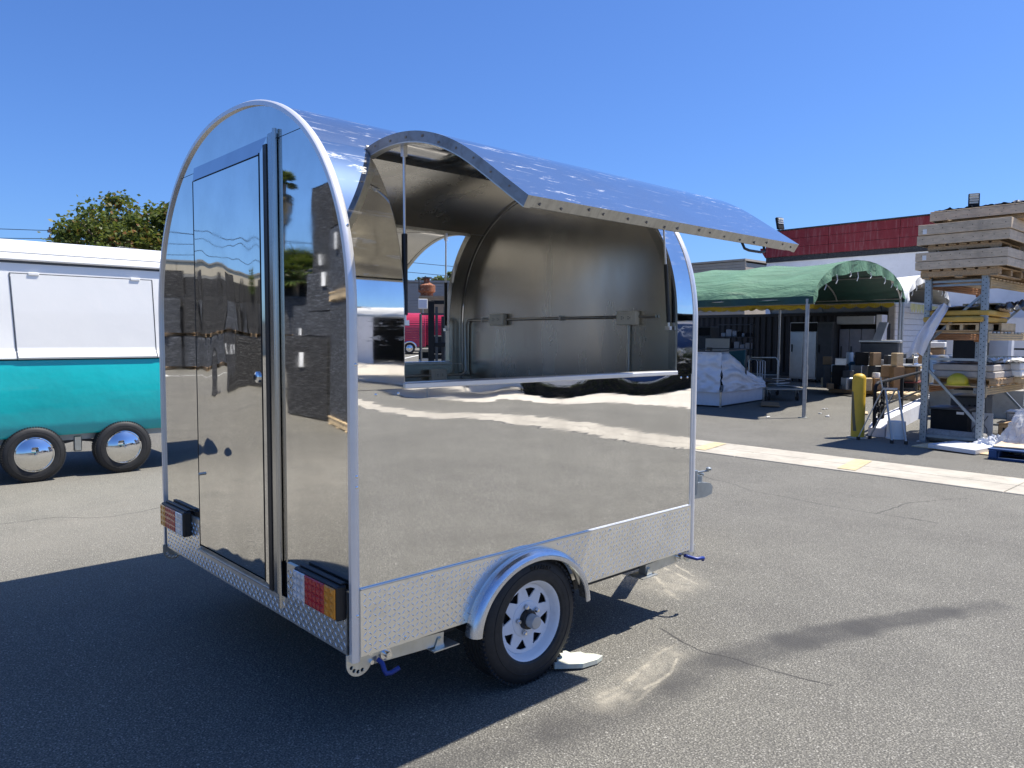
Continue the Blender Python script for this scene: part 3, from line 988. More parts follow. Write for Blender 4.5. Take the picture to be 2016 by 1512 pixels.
# ---- propped hatches
MT['edge_steel_shaded'] = M('hatch_edge_steel_shaded', (0.24, 0.25, 0.26), 0.4, 0.75, 0.2, 9, dirt=(0.10, 0.07, 0.05), dirt_amt=0.5)  # side edges darkened in colour for their shade, plus rusty brown flecks
def hatch(fl):
    hy, hz = P(SEAM, 0.004)
    ey, ez = P(SILL, 0.004)
    a0 = math.atan2(ez - hz, ey - hy)
    a1 = math.atan2(2.003 - hz, -0.67 - hy)
    th = a1 - a0
    # the lid opens upward: turn the free edge outward and up
    def rot(y, z):
        dy, dz = y - hy, z - hz
        return hy + dy * math.cos(th) - dz * math.sin(th), hz + dy * math.sin(th) + dz * math.cos(th)
    n = 36
    q, fs = [], []
    x0, x1 = OP0 + 0.003, OP1 - 0.003
    for o in (0.004, -0.034):
        for i in range(n + 1):
            s = SEAM + (SILL - SEAM) * i / n
            y, z = rot(*P(s, o))
            q += [(x0, MY(y, fl), z), (x1, MY(y, fl), z)]
    N = 2 * (n + 1)
    mi = []
    for l in (0, 1):
        for i in range(n):
            fs.append((l * N + 2 * i, l * N + 2 * i + 1, l * N + 2 * i + 3, l * N + 2 * i + 2))
            mi.append(l)
    for i in range(n):
        for k in (0, 1):
            fs.append((2 * i + k, 2 * i + 2 + k, N + 2 * i + 2 + k, N + 2 * i + k))
            mi.append(3)
    for i in (0, 2 * n):
        fs.append((i, i + 1, N + i + 1, N + i))
        mi.append(2)
    b = MB().add(q, fs)
    b.mi = mi
    hb = b.build('hatch', [MT['m_roof'], MT['m_under'], MT['alu_raw'], MT['edge_steel_shaded']], trailer, smooth=True)
    # rim angle inside the lid, rivets along its edge
    b = MB()
    for xx in (x0, x1 - 0.03):
        for i in range(n):
            pa, pb = rot(*P(SEAM + (SILL - SEAM) * i / n, -0.036)), rot(*P(SEAM + (SILL - SEAM) * (i + 1) / n, -0.036))
            b.beam((xx + 0.015, MY(pa[0], fl), pa[1]), (xx + 0.015, MY(pb[0], fl), pb[1]), 0.03, 0.004)
    pa = rot(*P(SILL + 0.02, -0.037))
    b.beam((x0 + 0.03, MY(pa[0], fl), pa[1]), (x1 - 0.03, MY(pa[0], fl), pa[1]), 0.035, 0.004)
    b.build('rim_angle', MT['alu_raw'], hb)
    b = MB()
    e0, e1 = rot(*P(SILL, 0.004)), rot(*P(SILL, -0.034))
    for i in range(16):
        x = x0 + 0.05 + (x1 - x0 - 0.1) * i / 15 + rnd(-.02, .02)
        k = rnd(0.25, 0.75)
        y, z = e0[0] + (e1[0] - e0[0]) * k, e0[1] + (e1[1] - e0[1]) * k
        dn = Vector((0, -(e1[1] - e0[1]), (e1[0] - e0[0]))).normalized()
        if dn.y > 0:
            dn = -dn
        b.box((x, MY(y + dn.y * 0.001, fl), z + dn.z * 0.001), (rnd(.004, .009), 0.004, rnd(.006, .013)), (0, 0.5, 0))
    for i in range(9):
        for xx in (x0,):
            s = SEAM + (SILL - SEAM) * (i + 0.6) / 9.5
            y, z = rot(*P(s, -0.012 - rnd(0, .012)))
            b.box((xx - 0.0005, MY(y, fl), z), (0.003, rnd(.006, .012), rnd(.005, .009)))
    tag(b.build('rivet_slots', MT['rust'], hb), kind='stuff')
    # tee handle under the free edge
    y, z = rot(*P(SILL + 0.02, -0.036))
    if not fl:
        MB().tube([(1.555, y, z), (1.565, y - 0.01, z - 0.03), (1.60, y - 0.012, z - 0.036), (1.70, y - 0.012, z - 0.036), (1.735, y - 0.01, z - 0.03), (1.745, y, z)], 0.006, 8).build('pull_handle', MT['black'], hb, smooth=True)
    # hinge line
    MB().cyl((x0, MY(hy, fl), hz + 0.006), (x1, MY(hy, fl), hz + 0.006), 0.006, n=8).build('hinge', MT['alu_raw'], hb, smooth=True)
    # gas struts
    for xx, sx in ((OP0 + 0.03, 1), (OP1 - 0.03, -1)):
        yb, zb = P(S(1.635), -0.035)
        s_ = SEAM + (SILL - SEAM) * 0.19
        yt, zt = rot(*P(s_, -0.06))
        xt = x0 + 0.05 if sx > 0 else x1 - 0.05
        pb, pt = Vector((xx, MY(yb, fl), zb)), Vector((xt, MY(yt, fl), zt))
        md = pb.lerp(pt, 0.5)
        st = MB().cyl(pb, md, 0.0115, n=14).build('gas_strut', MT['black'], trailer, smooth=True)
        MB().cyl(md, pt, 0.0055, n=12).build('strut_rod', MT['alu'], st, smooth=True)
        e = MB().cyl(pb - Vector((0, 0, 0.03)), pb, 0.006, n=10).box(pb + Vector((0, 0, -0.03)), (0.02, 0.03, 0.02))
        e.box(pt + Vector((0, 0, 0.012)), (0.018, 0.02, 0.05)).box(pt + Vector((0, 0, 0.036)), (0.03, 0.07, 0.006))
        e.build('strut_bracket', MT['alu'], st)
MT['m_under'] = mirror('hatch_underside', (0.62, 0.60, 0.56), 0.05, 0.001, 2.0, smear=0.12)
MT['rust'] = M('rusty_slots', (0.19, 0.155, 0.12), 0.8)
hatch(False)
hatch(True)

# ---- wiring inside
cd = MB()
cz, xw, yw = 1.675, 2.112, 1.935
cd.tube([(xw, 0.20, cz), (xw, 1.86, cz), (xw - 0.004, 1.89, cz - 0.005), (xw - 0.006, 1.905, cz - 0.03), (xw - 0.006, 1.905, 1.31), (xw - 0.02, 1.91, 1.285), (xw - 0.05, 1.92, 1.275), (1.45, 1.935, 1.275)], 0.0095, 10)
cd.tube([(xw, 0.395, 1.64), (xw, 0.395, 0.6)], 0.0095, 10)
for yy in (0.95, 1.72):
    cd.box((xw, yy, cz), (0.024, 0.012, 0.036))
cd.build('conduit', MT['conduit'] if 'conduit' in MT else M('conduit_steel', (0.42, 0.41, 0.39), 0.3, 0.85), trailer, smooth=True)
def outlet(c, axis):
    d = (0.04, 0.15, 0.082) if axis == 'x' else (0.14, 0.04, 0.08)
    ob = MB().box(c, d, None, 0.006).build('outlet_box', MT['outlet'], trailer)
    f = MB()
    sl = MB()
    for k in (-1, 1):
        if axis == 'x':
            f.box((c[0] - 0.0205, c[1] + k * 0.024, c[2]), (0.003, 0.036, 0.032), None, 0.001)
            for dz in (-0.006, 0.006):
                sl.box((c[0] - 0.0225, c[1] + k * 0.024 + 0.004, c[2] + dz), (0.002, 0.011, 0.003))
            sl.box((c[0] - 0.0225, c[1] + k * 0.024 - 0.009, c[2]), (0.002, 0.005, 0.005))
        else:
            f.box((c[0] + k * 0.022, c[1] - 0.0205, c[2]), (0.034, 0.003, 0.03), None, 0.001)
            for dz in (-0.006, 0.006):
                sl.box((c[0] + k * 0.022 + 0.004, c[1] - 0.0225, c[2] + dz), (0.011, 0.002, 0.003))
    f.build('socket_face', MT['outlet'], ob)
    sl.build('socket_slots', MT['black'], ob)
MT['outlet'] = M('grey_beige_plastic', (0.80, 0.77, 0.68), 0.5)
outlet((2.10, 1.545, 1.675), 'x')
outlet((2.10, 0.395, 1.668), 'x')
outlet((1.865, 1.93, 1.278), 'y')
# fixing screws on the trims and skirts
b = MB()
for z in (0.52, 1.0, 1.04, 1.45, 1.95):
    y, zz = P(S(z), 0.010)
    b.lathe([(0.006, -0.002), (0.006, 0.001), (0.003, 0.003), (0, 0.003)], (0.01, y, zz), (0, -1, 0), 10)
for x in (0.3, 0.35, 0.72, 1.45, 1.9):
    b.lathe([(0.006, -0.002), (0.006, 0.001), (0.003, 0.003), (0, 0.003)], (x, -0.031, 0.598), (0, -1, 0), 10)
for x in (0.22, 0.46, 1.4, 1.7):
    b.lathe([(0.006, -0.002), (0.006, 0.001), (0.003, 0.003), (0, 0.003)], (x, -0.031, 0.385), (0, -1, 0), 10)
for x, z in ((0.1, 1.335), (0.2, 1.335), (2.05, 1.335), (2.11, 1.335)):
    y, zz = P(S(z), 0.0)
    b.lathe([(0.006, -0.002), (0.006, 0.001), (0.003, 0.003), (0, 0.003)], (x, y, zz), (0, -1, 0), 10)
b.build('screw_heads', MT['chrome'], trailer, smooth=True)
# broken board wedged behind the wheel
wd = MB()
poly = [(-0.14, -0.07), (0.02, -0.085), (0.12, -0.05), (0.17, -0.01), (0.13, 0.02), (0.08, 0.03), (0.06, 0.055), (0.0, 0.05), (-0.02, 0.08), (-0.07, 0.07), (-0.14, 0.09)]
wd.prism(poly, lambda a, c, h: (a, c, h), 0.0, 0.022)
o = wd.build('wheel_chock', [M('broken_plasterboard', (0.50, 0.50, 0.41), 0.85, 0, 0.12, 14, dirt=(0.36, 0.6, 0.6), dirt_amt=0.55)])
o.scale = (0.85, 0.85, 1)
o.location = (1.17, -0.05, 0.014)
o.rotation_euler = (0.06, 0.05, -0.45)
tag(o, 'broken piece of pale board wedged on the asphalt behind the trailer tyre', 'wheel chock')

# ================================================================== buildings to the right
MT['red_band'] = M('dark_red_paint', (0.18, 0.013, 0.02), 0.75, 0, 0.12, 1.2, (1, 3.0, 0.35), (0.42, 0.30, 0.30), 0.3)
MT['black_band'] = M('charcoal_band', (0.02, 0.022, 0.026), 0.8, 0, 0.2, dirt=(0.3, 0.3, 0.3), dirt_amt=0.3)
MT['white_wall'] = M('white_block_paint', (0.74, 0.75, 0.78), 0.85, 0, 0.05, 1.5, dirt=(0.5, 0.5, 0.5), dirt_amt=0.25)
MT['tan'] = M('tan_block', (0.44, 0.38, 0.30), 0.9, 0, 0.1, 0.7, dirt=(0.3, 0.26, 0.2), dirt_amt=0.3)
MT['mortar'] = M('mortar_joint', (0.33, 0.33, 0.33), 0.95)

def block_wall(root, p0, dirv, length, z0, z1, normal, bw, bh, mats, pick, name='block', gap=0.012, depth=0.05):
    """courses of blocks proud of a backing; pick(z) -> material key; each block its own part up to the limit"""
    d, n = Vector(dirv), Vector(normal)
    cache = {}
    rows = int(round((z1 - z0) / bh))
    for r in range(rows):
        zc = z0 + (r + 0.5) * bh
        x = -(bw / 2 if r % 2 else 0)
        while x < length - 0.01:
            a, c = max(0, x), min(length, x + bw)
            if c - a > 0.05:
                k = (round(c - a, 3), pick(zc))
                if k not in cache:
                    cache[k] = MB().box((0, 0, 0), (c - a - gap, depth, bh - gap), None, 0.008).mesh(name, MT[k[1]])
                pc = Vector(p0) + d * ((a + c) / 2) + n * (depth / 2 - 0.02)
                inst(name, cache[k], root, (pc.x, pc.y, zc), (0, 0, math.atan2(d.y, d.x)))
            x += bw

# main red and white building: wall facing the yard (plane x = 34)
wb = thing('warehouse', 'white building with a dark red upper band behind the green canopy', 'building')
b = MB()
b.bb((34.02, -9.0, 0), (60, 17.0, 6.80))
b.build('wall', MT['white_wall'], wb)
def bigpanel(y0, y1, z0, z1, mt, nm, t=0.05):
    MB().bb((34.02 - t, y0, z0), (34.0, y1, z1), 0.006).build(nm, MT[mt], wb)
for i in range(8):
    y0 = 17.02 - (i + 1) * 3.2
    for k in range(3):
        bigpanel(y0 + 0.008, y0 + 3.192, 5.62 + k * 0.42, 5.62 + (k + 1) * 0.42 - 0.012, 'red_band', 'red_panel', 0.10)
    bigpanel(y0 + 0.008, y0 + 3.192, 5.36, 5.61, 'black_band', 'black_panel', 0.06)
MB().bb((33.86, -9, 6.88), (34.5, 17.12, 6.93)).build('roof_edge', MT['black_band'], wb)
MB().prism([(17.02, 5.6), (17.30, 6.02), (17.30, 6.10), (17.02, 6.10)], yz(0), 33.9, 34.4).build('roof_edge', MT['red_band'], wb)
# sunlit white block wall behind the canopies
bw_ = thing('block_wall', 'sunlit white painted block wall between the green and white canopies', 'wall')
MB().bb((27.0, 8.16, 0), (34.0, 8.36, 2.95)).build('wall_core', MT['mortar'], bw_)
block_wall(bw_, (27.0, 8.14, 0), (1, 0, 0), 6.9, 0.0, 2.94, (0, -1, 0), 0.4, 0.21, MT, lambda z: 'white_wall')

def floodlight(x, y, z, rz, tilt, label):
    f = thing('floodlight', label, 'floodlight', (x, y, z), rz)
    hb = MB().box((0, 0, 0.42), (0.14, 0.42, 0.62), (0, tilt, 0), 0.03).build('housing', MT['dark'], f)
    for k in range(4):
        MB().box((-0.078 + (0.42 + 0.0 - 0.42) * 0, 0, 0.34 + 0.1 * k), (0.02, 0.32, 0.085), (0, tilt, 0), 0.008).build('lens', MT['lens_panel'], hb)
    MB().cyl((0.05, 0, 0), (0.02, 0, 0.3), 0.04).build('bracket', MT['dark'], f)
MT['lens_panel'] = M('lamp_lens', (0.55, 0.53, 0.47), 0.2)
floodlight(34.4, 7.9, 6.93, 0.3, 0.15, 'boxy floodlight standing above the stacked wooden crates')
floodlight(34.5, 16.6, 6.93, 1.2, 0.25, 'small floodlight at the far corner of the red band')

tb = thing('block_building', 'low tan block building beyond the green canopy', 'building')
MB().bb((45, 24.6, 0), (70, 50, 6.7)).build('wall', MT['tan'], tb)
for r in range(33):
    MB().bb((44.93, 24.56 - 0.05, 0.2 + r * 0.2), (44.999, 36.0, 0.2 + r * 0.2 + 0.188), 0.01).build('block_course', MT['tan'], tb)
MB().bb((44.85, 24.5, 6.82), (70, 50, 6.95)).build('parapet', MT['tan'], tb)

# dark corrugated container along the back of the yard
ct = thing('shipping_container', 'near black corrugated container behind the fridges under the canopy', 'container')
MT['contain'] = M('container_black', (0.008, 0.009, 0.011), 0.55, 0, 0.25, 3)
b = MB()
q, n = [], 0
yy, prof = 8.6, []
while yy < 18.5:
    prof += [(yy, 0), (yy + 0.07, 0), (yy + 0.14, 0.05), (yy + 0.21, 0.05)]
    yy += 0.28
q = [(28.4 + d, y, z) for y, d in prof for z in (0.15, 2.5)]
b.add(q, [(2 * i, 2 * i + 1, 2 * i + 3, 2 * i + 2) for i in range(len(prof) - 1)])
b.build('corrugated_side', MT['contain'], ct)
MB().bb((28.36, 8.5, 2.48), (30.8, 18.6, 2.60)).build('top_rail', MT['contain'], ct)
MB().bb((28.36, 8.5, 0.02), (30.8, 18.6, 0.16)).build('bottom_rail', MT['contain'], ct)
MB().bb((28.5, 8.5, 0.16), (30.8, 18.6, 2.48)).build('body', MT['contain'], ct)
MB().bb((28.34, 8.42, 0.02), (28.5, 8.55, 2.6)).build('corner_post', MT['contain'], ct)

# ---------------------------------------------------------------- canopies
def canopy_mat(name, col, bmpd):
    m, t, p = newmat(name)
    v = coord(t, (1.0, 0.35, 1.0))
    wv = noise_(t, v, 3.2, 5, 0.6, dist=0.6)
    n2 = noise_(t, coord(t), 1.1, 5, 0.65)
    c = mixc(t, ramp(t, n2, 0.3, 0.72), [x * 0.85 for x in col], [min(1, x * 1.15) for x in col])
    n3 = noise_(t, coord(t, (4, 0.4, 1)), 1.3, 5, 0.7)
    c = mixc(t, math_(t, 'MULTIPLY', ramp(t, n3, 0.56, 0.74), 0.25), c, (0.25, 0.22, 0.16))
    t.links.new(c, p.inputs['Base Color'])
    p.inputs['Roughness'].default_value = 0.65
    p.inputs['Specular IOR Level'].default_value = 0.3
    t.links.new(bump(t, wv, bmpd), p.inputs['Normal'])
    return m
MT['green_tarp'] = canopy_mat('green_tarpaulin', (0.10, 0.20, 0.12), 0.09)
MT['green_skirt'] = M('dark_green_tarp', (0.012, 0.055, 0.045), 0.6, 0, 0.2)  # side skirts, and the shade painted in on the green canopy's undersheet
MT['white_tarp'] = canopy_mat('white_tarpaulin', (0.72, 0.71, 0.67), 0.04)
MT['pole'] = M('grey_pole', (0.36, 0.37, 0.37), 0.4, 0.5, 0.15, 12)
MT['valance'] = M('yellow_valance', (0.46, 0.32, 0.02), 0.7, 0, 0.15, 5)
MT['strap'] = M('white_strap', (0.7, 0.7, 0.68), 0.7)

def canopy(name, label, group, A, B, depth, eave, rise, cloth, skirt, seed, posts, bows=5, lift=0.0):
    """arched tarpaulin shelter: open gable from A to B, running back along +y by depth"""
    rs = random.Random(seed)
    A, B = Vector((A[0], A[1], 0)), Vector((B[0], B[1], 0))
    T = thing(name, label, 'canopy', (A.x, A.y, 0), 0, group)
    D = B - A
    def arc(t, off=0.0):
        a = math.pi * (1 - t)
        h = eave + lift * t + (rise + off) * (max(0, math.sin(a)) ** 0.85)
        k = 0.5 + 0.5 * math.cos(a) * (1 + off / D.length)
        k = 0.35 * t + 0.65 * k
        return D.x * k, D.y * k, h
    def wrinkle(t, v):
        p = Vector((t * 9, v * 3.2 + seed, 0.0))
        w_ = 0.045 * noise.noise(p) + 0.03 * noise.noise(Vector((t * 22, v * 7, seed)))
        # bows show through, cloth sags between them
        w_ += -0.07 * abs(math.sin(math.pi * v * (bows - 1)))
        return w_
    def surf(u, v):
        x, y, h = arc(u)
        return (x, y + depth * v - (0.12 if v == 0 else 0), h + 0.04 + wrinkle(u, v) * (0.3 if v == 0 else 1))
    cl = MB().grid(surf, 60, 48).build('tarp_cover', MT[cloth], T, smooth=True)
    MB().grid(lambda u, v: (lambda p: (p[0], p[1], p[2] - 0.02))(surf(u, v)), 60, 48).build('added_undersheet', MT[skirt], T, smooth=True)  # added undersheet; on the green canopy its dark colour stands for shade
    # hanging flap along the open gable, irregular lower edge
    b = MB()
    def flap(u, v):
        x, y, h = arc(u)
        L = 0.27 + 0.02 * math.sin(u * 25) + 0.04 * noise.noise(Vector((u * 14, seed, 3)))
        wob = 0.02 * math.sin(u * 70 + v * 2) * v
        return (x + wob, y - 0.12 - 0.05 * math.sin(u * 46) * v, h + 0.035 - L * v * (0.55 + 0.45 * math.sin(math.pi * min(1, max(0, u)))))
    b.grid(flap, 90, 4).build('gable_flap', MT[cloth], T, smooth=True)
    # side skirts
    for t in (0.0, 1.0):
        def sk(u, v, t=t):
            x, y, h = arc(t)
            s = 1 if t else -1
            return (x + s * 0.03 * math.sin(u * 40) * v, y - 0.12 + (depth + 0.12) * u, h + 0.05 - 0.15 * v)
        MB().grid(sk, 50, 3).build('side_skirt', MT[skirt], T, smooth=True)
    # frame
    for i in range(bows):
        v = i / (bows - 1)
        pts = [arc(t, -0.05) for t in np.linspace(0, 1, 25)]
        MB().tube([(x, y + depth * v, h - 0.0) for x, y, h in pts], 0.024, 8).build('bow', MT['pole'] if i else MT['white_paint'], T, smooth=True)
    for t in (0.0, 0.28, 0.5, 0.72, 1.0):
        x, y, h = arc(t, -0.08)
        MB().cyl((x, y, h), (x, y + depth, h), 0.02, n=8).build('purlin', MT['pole'], T, smooth=True)
    for t, v in posts:
        x, y, h = arc(t, -0.05)
        pb = MB().cyl((x - 0.02, y + depth * v, 0), (x, y + depth * v, h), 0.038, n=14).build('post', MT['pole'], T, smooth=True)
        MB().cyl((x - 0.012, y + depth * v, 0.62), (x - 0.008, y + depth * v, 1.02), 0.048, n=14).build('sleeve', MT['pole'], pb, smooth=True)
        MB().box((x - 0.02, y + depth * v, 0.008), (0.16, 0.16, 0.012)).build('foot_plate', MT['zinc'], pb)
    # knotted ties hanging at the gable
    for i in range(9):
        t = 0.16 + 0.74 * i / 8 + rs.uniform(-.03, .03)
        x, y, h = arc(t, -0.27)
        L = rs.uniform(0.06, 0.2)
        b = MB()
        b.tube([(x, y - 0.1, h + 0.05), (x + 0.03, y - 0.11, h - L * 0.4), (x - 0.02, y - 0.1, h - L)], 0.012, 5)
        b.build('tie', MT['strap'], T)
    return T
can_g = canopy('green_canopy', 'open arched shelter covered with a faded green tarpaulin', 'arched tarpaulin canopies', (12.8, 4.5), (22.3, 6.25), 7.6, 2.33, 0.86, 'green_tarp', 'green_skirt', 3, [(0, 0), (1, 0), (0, 0.5), (0, 1), (1, 0.5), (1, 1)], 5, 0.42)
can_w = canopy('white_canopy', 'open arched shelter under a white tarpaulin beside the green canopy', 'arched tarpaulin canopies', (23.2, 6.5), (32.0, 8.0), 7.6, 2.75, 1.0, 'white_tarp', 'white_tarp', 8, [(0, 0), (1, 0), (0, 1), (1, 1)], 4)

# scalloped yellow valance strung behind the green eaves
vl = thing('valance', 'scalloped yellow awning valance strung under the green canopy', 'valance', (13.1, 4.5, 2.02))
def scal(path, n, hgt=0.16):
    b = MB()
    for i in range(n):
        k = 8
        for j in range(k):
            t0, t1 = (i + j / k) / n, (i + (j + 1) / k) / n
            p0, p1 = path(t0), path(t1)
            d0, d1 = hgt * (0.55 + 0.45 * abs(math.sin(math.pi * j / k))), hgt * (0.55 + 0.45 * abs(math.sin(math.pi * (j + 1) / k)))
            w0 = 0.03 * math.sin(t0 * 60)
            b.add([(p0[0] + w0, p0[1], p0[2]), (p1[0] + w0, p1[1], p1[2]), (p1[0] + w0, p1[1], p1[2] - d1), (p0[0] + w0, p0[1], p0[2] - d0)], [(0, 1, 2, 3)])
    return b
scal(lambda t: (0, 7.2 * t, 0.22 - 0.02 * math.sin(t * 30)), 22, 0.10).build('valance_strip', MT['valance'], vl)
scal(lambda t: (9.0, 1.85 + 7.4 * t, 0.62), 20, 0.15).build('valance_strip', MT['valance'], vl)
MB().cyl((0, 0, 0.23), (0, 7.2, 0.23), 0.015, n=8).build('valance_rail', MT['pole'], vl)
MB().cyl((9.0, 1.85, 0.63), (9.0, 9.25, 0.63), 0.02, n=8).build('valance_rail', MT['pole'], vl)
vw = thing('valance', 'torn pale yellow valance hanging under the white canopy', 'valance', (26.5, 7.45, 2.75))
scal(lambda t: (6.5 * t, 0.55 * t, 0.05), 18, 0.3).build('valance_strip', M('pale_yellow_cloth', (0.6, 0.55, 0.22), 0.8), vw)

# ---------------------------------------------------------------- under the green canopy
def fridge(x, y, w_, d, h, rz, label, doors=1, top=0.3, col='steel', cat='fridge', grille=True):
    f = thing('fridge', label, cat, (x, y, 0), rz, None)
    MB().bb((0, -w_ / 2, 0.1), (d, w_ / 2, h), 0.015).build('cabinet', MT[col], f)
    for s in (-1, 1):
        for k in (0.1, d - 0.1):
            MB().cyl((k, s * (w_ / 2 - 0.08), 0), (k, s * (w_ / 2 - 0.08), 0.1), 0.03).build('leg', MT['black'], f)
    if grille:
        MB().bb((-0.02, -w_ / 2 + 0.02, h - top), (0.0, w_ / 2 - 0.02, h - 0.03), 0.006).build('top_panel', MT['dark'], f)
    for k in range(doors):
        a = -w_ / 2 + 0.02 + k * (w_ - 0.04) / doors
        c = a + (w_ - 0.04) / doors
        dd = MB().bb((-0.045, a + 0.005, 0.16), (-0.002, c - 0.005, h - top - 0.02), 0.01).build('door', MT[col], f)
        MB().bb((-0.075, c - 0.10, h * 0.5), (-0.046, c - 0.06, h * 0.5 + 0.28), 0.008).build('handle', MT['dark'], dd)
    return f
MT['grey_enam'] = M('grey_enamel', (0.33, 0.35, 0.38), 0.4, 0.2, 0.08)
MT['white_enam'] = M('white_enamel', (0.62, 0.64, 0.68), 0.35, 0.1, 0.05)
MT['cold_door'] = M('cold_room_door', (0.22, 0.23, 0.27), 0.4)
MT['dgrey'] = M('dark_grey_metal', (0.06, 0.065, 0.07), 0.5, 0.3, 0.15)
fridge(24.7, 10.38, 1.0, 0.8, 2.15, 0.06, 'stainless upright fridge with a dark top panel behind the canopy pole', 2, 0.34)
fridge(24.6, 9.55, 0.56, 0.85, 2.15, 0.06, 'plain dark grey cabinet between the upright fridge and the walk in cooler', 1, 0.1, 'dgrey', 'cabinet', False)
wc = thing('cold_room', 'large white walk in cold room with pale sliding doors in the canopy shade', 'cold room', (24.9, 8.62, 0), 0.06)
MB().bb((0.3, -0.62, 0), (1.6, 0.62, 2.1), 0.01).build('cabinet', MT['dark'], wc)
MB().bb((0.0, -0.60, 2.06), (0.35, 0.66, 2.34), 0.02).build('header', MT['grey_enam'], wc)
for a, c in ((-0.56, -0.12), (-0.1, 0.28), (0.30, 0.62)):
    d = MB().bb((0.2, a, 0.1), (0.29, c, 1.9), 0.01).build('door', MT['cold_door'], wc)
    MB().bb((0.17, c - 0.1, 0.8), (0.199, c - 0.06, 1.3)).build('handle', MT['dgrey'], d)
MB().bb((0.05, -0.82, 0.05), (0.6, -0.64, 2.38), 0.01).build('side_panel', MT['white_enam'], wc)
fridge(17.6, 11.0, 0.85, 0.8, 1.95, 0.35, 'tall white and grey fridge at the trailer end of the canopy', 1, 0.06, 'white_enam', 'fridge', False)
fridge(21.0, 12.3, 0.8, 0.7, 1.95, 0.15, 'dark cabinet with a pale paper notice on its front', 1, 0.3, 'dgrey', 'cabinet')
pn = thing('notice_board', 'pale sheet of board leaning on the dark cabinet under the canopy', 'board', (19.4, 10.6, 0.92), 0.3)
MB().box((0, 0, 0.32), (0.03, 0.75, 0.62), (0, 0.05, 0), 0.005).build('board', MT['white_pl'], pn)
MB().box((-0.02, 0.24, 0.3), (0.008, 0.18, 0.09), (0, 0.05, 0)).build('sticker', MT['cardboard'], pn)
MB().box((0.2, 0, -0.45), (0.5, 0.85, 0.9), None, 0.02).build('stand', MT['dark'], pn)
for (x, y, h, wd_, lb) in ((19.5, 13.5, 1.9, 0.9, 'dark open shelving unit packed with small equipment under the canopy'),
                           (23.4, 12.4, 2.1, 1.2, 'dark metal rack standing beside the upright stainless fridge')):
    s_ = thing('shelving_unit', lb, 'shelving', (x, y, 0), 0.2)
    for sx in (0, 0.5):
        for sy in (-wd_ / 2, wd_ / 2):
            MB().bb((sx - 0.02, sy - 0.02, 0), (sx + 0.02, sy + 0.02, h)).build('upright', MT['dgrey'], s_)
    for k in range(5):
        MB().bb((-0.02, -wd_ / 2, 0.2 + k * (h - 0.25) / 4), (0.52, wd_ / 2, 0.23 + k * (h - 0.25) / 4)).build('shelf', MT['dgrey'], s_)
    rs = random.Random(int(x * 10))
    for k in range(4):
        yy = -wd_ / 2 + 0.05
        while yy < wd_ / 2 - 0.2:
            ww = rs.uniform(0.12, 0.25)
            bx_ = MB().bb((0.08, yy, 0.232 + k * (h - 0.25) / 4), (0.42, yy + ww - 0.03, 0.232 + k * (h - 0.25) / 4 + rs.uniform(0.12, 0.3)), 0.02).build('bin', MT[rs.choice(['grey_enam', 'dark', 'steel', 'cardboard'])], None)
            bx_.location = (x, y, 0)
            bx_.rotation_euler = (0, 0, 0.2)
            tag(bx_, 'small shaded bin on the %s shelf of the dark shelving beside the %s' % (['lowest', 'second', 'third', 'top'][k], 'stainless fridge' if x > 22 else 'white fridge'), 'bin', 'bins on the shelving under the canopy')
            yy += ww

# display case wrapped in white film
dc = thing('display_case', 'slope fronted display case wrapped in torn white film', 'display case', (13.42, 6.75, 0), 0.13)
MT['film'] = M('white_film', (0.68, 0.70, 0.74), 0.35, 0, 0.06, 5, spec=0.6, bmp=0.02, bscale=9)
MT['film2'] = M('grey_film', (0.40, 0.40, 0.41), 0.3, 0, 0.12, 5, dirt=(0.35, 0.25, 0.18), dirt_amt=0.4, spec=0.6, bmp=0.02, bscale=9)
MB().bb((0.02, 0.02, 0.03), (2.5, 0.95, 0.36), 0.01).build('base', MT['white_enam'], dc)
for x, y in ((0.0, 0.0), (0.0, 0.97), (2.52, 0.0)):
    MB().bb((x - 0.015, y - 0.015, 0.0), (x + 0.02, y + 0.02, 0.4)).build('corner_angle', MT['alu_raw'], dc)
def case_side(u, v):
    x = 2.5 * u
    z0 = 0.34
    top = (1.22 if u < 0.28 else max(0.62, 1.22 - (u - 0.28) * 1.05)) + 0.03 * noise.noise(Vector((u * 8, v * 4, 1)))
    z = z0 + (top - z0) * v
    off = -0.04 - 0.07 * noise.noise(Vector((u * 4, v * 5, 7))) - 0.02 * noise.noise(Vector((u * 8, v * 13, 4))) - 0.03 * math.sin(v * 3.1) + 0.16 * v * v
    return (x, off, z)
MB().grid(case_side, 90, 44).build('film_wrap', MT['film'], dc, smooth=True)
def case_end(u, v):
    z = 0.34 + 0.9 * v
    return (-0.05 - 0.07 * noise.noise(Vector((u * 5, v * 6, 3))) - 0.015 * noise.noise(Vector((u * 7, v * 15, 8))) + 0.05 * v, 0.0 + 0.98 * u, z)
MB().grid(case_end, 40, 40).build('film_wrap', MT['film'], dc, smooth=True)
def case_top(u, v):
    x = 2.5 * u
    top = (1.2 if u < 0.28 else max(0.6, 1.2 - (u - 0.28) * 1.05))
    return (x, 0.1 + 0.88 * v, top + 0.09 * noise.noise(Vector((u * 9, v * 5, 5))))
MB().grid(case_top, 80, 30).build('film_wrap', MT['film2'], dc, smooth=True)
b = MB()
for y in (0.05, 0.95):
    b.beam((0.05, y, 1.26), (1.5, y, 1.30), 0.03, 0.03)
    b.beam((0.05, y, 0.4), (0.05, y, 1.27), 0.03, 0.03)
    b.beam((1.5, y, 0.5), (1.5, y, 1.30), 0.03, 0.03)
b.beam((0.05, 0.05, 1.26), (0.05, 0.95, 1.26), 0.03, 0.03)
b.beam((1.5, 0.05, 1.30), (1.5, 0.95, 1.30), 0.03, 0.03)
